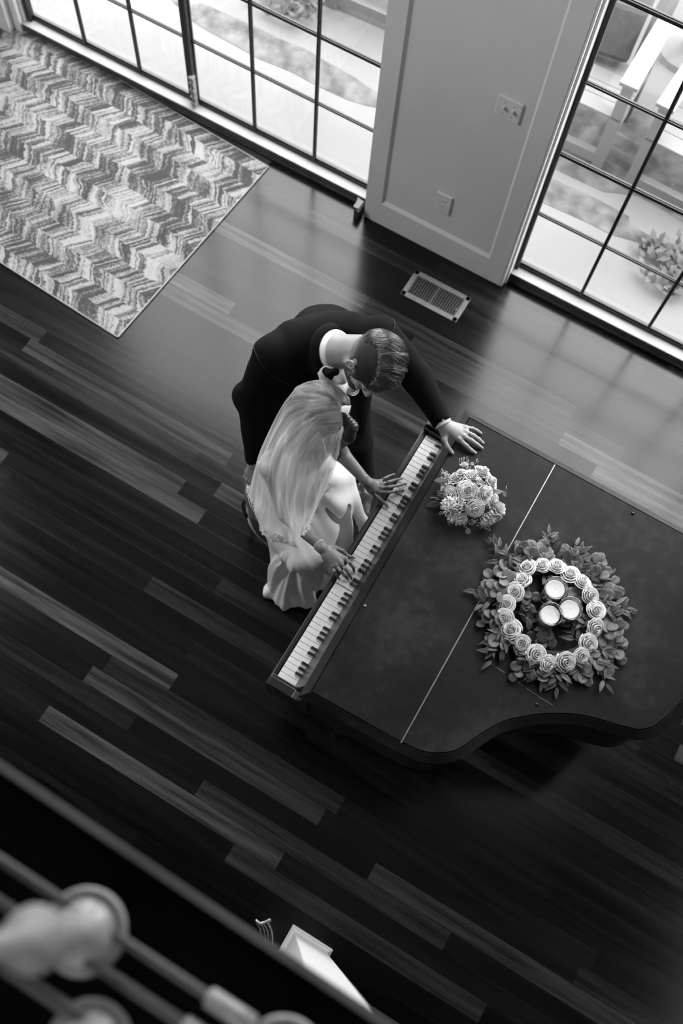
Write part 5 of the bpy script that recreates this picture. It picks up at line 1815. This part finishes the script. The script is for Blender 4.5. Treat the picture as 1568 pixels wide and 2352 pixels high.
for _ in range(5):
    _v = solidF(_P)
    _m = _v < 0.004
    if _m.any():
        _Q = _P[_m]
        _g = np.stack([solidF(_Q + np.eye(3)[a] * .003) - solidF(_Q - np.eye(3)[a] * .003) for a in range(3)], 1)
        _g /= np.linalg.norm(_g, axis=1, keepdims=True) + 1e-9
        _P[_m] = _Q + _g * (0.005 - _v[_m])[:, None]
G3 = _P.reshape(G3.shape)
def grid_obj(nm, G_, m, parent, ragged=False):
    nv, nu = G_.shape[:2]
    f = [(i * nu + j, i * nu + j + 1, (i + 1) * nu + j + 1, (i + 1) * nu + j) for i in range(nv - 1) for j in range(nu - 1)]
    me = bpy.data.meshes.new(nm)
    me.from_pydata([tuple(p) for p in G_.reshape(-1, 3)], [], f)
    uvl = me.uv_layers.new(name='UVMap')
    li = np.array([l.vertex_index for l in me.loops])
    uvs = np.stack([(li % nu) / (nu - 1), (li // nu) / (nv - 1)], 1)
    uvl.data.foreach_set('uv', uvs.astype(np.float32).ravel())
    me.polygons.foreach_set('use_smooth', [True] * len(me.polygons))
    me.materials.append(m)
    o = bpy.data.objects.new(nm, me)
    C.objects.link(o)
    o.parent = parent
    o.matrix_parent_inverse = Matrix.Translation(parent.location).inverted()
    return o
veil = grid_obj('veil', G3, M_veil, bride)
# scalloped lace hem along the lower edge
hem = G3[-1, 2:-2]
bm = bmesh.new()
for k in range(0, len(hem) - 1, 1):
    p = Vector(hem[k])
    q = Vector(hem[k + 1])
    t_ = (q - p).normalized()
    up_ = Vector(G3[-8, k + 2]) - p
    up_.normalize()
    for j in range(3):
        leaf(bm, p + up_ * rg.uniform(-0.006, 0.05), t_ * rg.uniform(-1, 1) - up_ * rg.uniform(0.0, 1.0), t_.cross(up_), 0.014, 0.011, 0.1, 0.2, 3, 'round')
obj('lace_hem', bm, M_lace, veil, smooth=True)
# comb that gathers the veil
bm = bmesh.new()
for k in range(12):
    a, b = Vector(at(783 + rg.uniform(-2, 2), 940 + rg.uniform(-4, 6), 1.306)), Vector(at(803 - k * 0.6, 934 + k * 1.6, 1.27))
    leaf(bm, a, b - a, (0, 0, 1), (b - a).length * 1.2, 0.012, 0.1, 0.5, 5)
obj('veil_gather', bm, M_lace, veil, smooth=True)

# ================================================================== stool
sc_ = v3((-0.872, 1.482, 0))
st = thing('piano_stool', 'round stool with a striped seat and bent metal frame under the bride', 'stool', tuple(sc_))
mz, ntz, bz_ = nodes_of('striped_seat_fabric')
tcz = N(ntz, 'ShaderNodeTexCoord')
wv = N(ntz, 'ShaderNodeTexWave')
wv.inputs['Scale'].default_value = 26
wv.inputs['Distortion'].default_value = 2.5
ntz.links.new(tcz.outputs['Object'], wv.inputs['Vector'])
ntz.links.new(ramp(ntz, wv.outputs['Fac'], [(0.42, 0.03), (0.5, 0.55)]), bz_.inputs['Base Color'])
bz_.inputs['Roughness'].default_value = 0.8
bm = lathe(bmesh.new(), [(0.002, 0.425), (0.19, 0.425), (0.205, 0.44), (0.205, 0.465), (0.19, 0.482), (0.002, 0.488)], (sc_[0], sc_[1], 0), 48)
obj('seat', bm, mz, st, smooth=True)
M_chrome = mat('dark_chrome', 0.10, 0.25, metal=0.8)
bm = tube(bmesh.new(), [(sc_[0] + 0.21 * math.cos(a), sc_[1] + 0.21 * math.sin(a), 0.44) for a in [2 * math.pi * k / 48 for k in range(49)]], 0.006, 8, False)
obj('seat_rim', bm, M_slot, st, smooth=True)
for k in range(4):
    a = 0.7 + k * math.pi / 2
    c_ = [(sc_[0] + r * math.cos(a + da), sc_[1] + r * math.sin(a + da), z) for r, z, da in ((0.15, 0.425, 0), (0.215, 0.40, 0.0), (0.225, 0.30, 0.0), (0.205, 0.12, 0), (0.19, 0.012, 0))]
    obj('leg', tube(bmesh.new(), catmull(c_, 16), 0.009, 8), M_chrome, st, smooth=True)
bm = tube(bmesh.new(), [(sc_[0] + 0.21 * math.cos(a), sc_[1] + 0.21 * math.sin(a), 0.20) for a in [2 * math.pi * k / 48 for k in range(49)]], 0.006, 8, False)
obj('foot_ring', bm, M_chrome, st, smooth=True)
# ------------------------------------------------------------------ column, balcony, foreground railing
EY = -0.066
t = thing('support_column', 'white square column with moulded base standing on the floor under the balcony', 'column', (0.172, -0.155, 0))
cx0, cx1, cy0, cy1 = 0.096, 0.248, -0.235, -0.083
obj('shaft', boxes((cx0, cx1, cy0, cy1, 0.0, 2.85)), M_trim, t, bevel=0.003)
def ringbox(z0, z1, e):
    return boxes((cx0 - e, cx1 + e, cy0 - e, cy1 + e, z0, z1))
obj('plinth', ringbox(0.0, 0.085, 0.021), M_trim, t, bevel=0.003)
obj('base_moulding', ringbox(0.0855, 0.105, 0.012), M_trim, t, bevel=0.006)
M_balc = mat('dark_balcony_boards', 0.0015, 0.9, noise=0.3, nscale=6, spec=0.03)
M_edge = mat('grey_balcony_nosing', 0.075, 0.6)
bal = thing('balcony_floor', 'dark upper floor slab with a grey painted nosing at its edge', 'balcony', (0, -2, 2.9))
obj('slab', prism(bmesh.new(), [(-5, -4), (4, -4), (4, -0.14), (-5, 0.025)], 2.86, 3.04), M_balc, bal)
obj('nosing', prism(bmesh.new(), [(-5, 0.035 - 0.012), (4, -0.13 - 0.012), (4, -0.13), (-5, 0.035)][::1], 3.036, 3.055), M_edge, bal)
M_rod = mat('grey_railing_rod', 0.035, 0.45)
M_white = mat('white_railing_enamel', 0.24, 0.35)
RZ = 3.20
rail = thing('balcony_railing', 'out of focus ornamental railing of grey rods and white turned posts in the foreground', 'railing', (-0.1, -0.19, 3.05))
for y, r, z in ((-0.143, 0.0065, RZ), (-0.184, 0.0075, RZ), (-0.241, 0.010, RZ)):
    bm = tube(bmesh.new(), [(-1.4, y, z), (0.9, y, z)], r, 14)
    obj('rod', bm, M_rod, rail, smooth=True)
def post(x, y, top, s=1.0):
    p = thing('x', 'x', 'x')
    bpy.data.objects.remove(p)
    bm = bmesh.new()
    lathe(bm, [(0.014, 3.041), (0.014, 3.17), (0.030, 3.178), (0.050, 3.186), (0.054, 3.196), (0.050, 3.203), (0.043, 3.199), (0.036, 3.205), (0.020, 3.222), (0.014, 3.25), (0.012, 3.29), (0.021, 3.31), (0.023, 3.325), (0.014, 3.345), (0.012, 3.37), (0.017, 3.40), (0.030, 3.44), (0.034, 3.47), (0.026, 3.50), (0.013, 3.52), (0.012, top)], (x, y, 0), 32)
    obj('turned_post', bm, M_white, rail, smooth=True)
_p = at(192, 2140, 3.20)
post(_p[0], _p[1], 3.75)
post(-0.121, -0.262, 3.60)
post(0.093, -0.160, 3.60)
for x0, x1, y, r in ((-0.030, 0.045, -0.143, 0.013), (-0.040, 0.06, -0.186, 0.014)):
    bm = lathe(bmesh.new(), [(0.002, 0), (r, 0.006), (r, x1 - x0 - 0.006), (0.002, x1 - x0)], (x0, y, RZ), 18, Matrix.Rotation(math.pi / 2, 3, 'Y'))
    obj('rod_sleeve', bm, M_white, rail, smooth=True)
# wire stand beside the column
M_wire = mat('tarnished_silver', 0.35, 0.35, metal=0.8, noise=0.3, nscale=40)
wp = at(600, 2150, 0.30)
ws = thing('wire_stand', 'slim curved silver wire stand with a winged finial beside the white column', 'stand', (wp[0], wp[1], 0))
for k, (dx, r) in enumerate(((0, 0.0050), (-9, 0.0035), (-16, 0.0030), (-24, 0.0026))):
    c_ = [at(614 + dx, 2119 + (4 if k else 0), 0.46), at(621 + dx, 2134, 0.40), at(624 + dx, 2152, 0.34), at(623 + dx * 0.9, 2176, 0.28), at(616 + dx * 0.7, 2205, 0.22)]
    obj('curved_rib', tube(bmesh.new(), catmull(c_, 14), r, 8), M_wire, ws, smooth=True)
p_ = at(612, 2215, 0.20)
bm = lathe(bmesh.new(), [(0.055, 0), (0.055, 0.008), (0.012, 0.016), (0.010, 0.20), (0.02, 0.21), (0.002, 0.22)], (p_[0], p_[1], 0), 24)
obj('foot', bm, M_wire, ws)
bm = bmesh.new()
tube(bm, catmull([at(587, 2111, 0.47), at(594, 2121, 0.47), at(606, 2119, 0.47), at(622, 2112, 0.47)], 10), [0.003, 0.006, 0.0085, 0.008, 0.007, 0.006, 0.006, 0.006, 0.007, 0.006], 8)
obj('finial', bm, M_wire, ws, smooth=True)
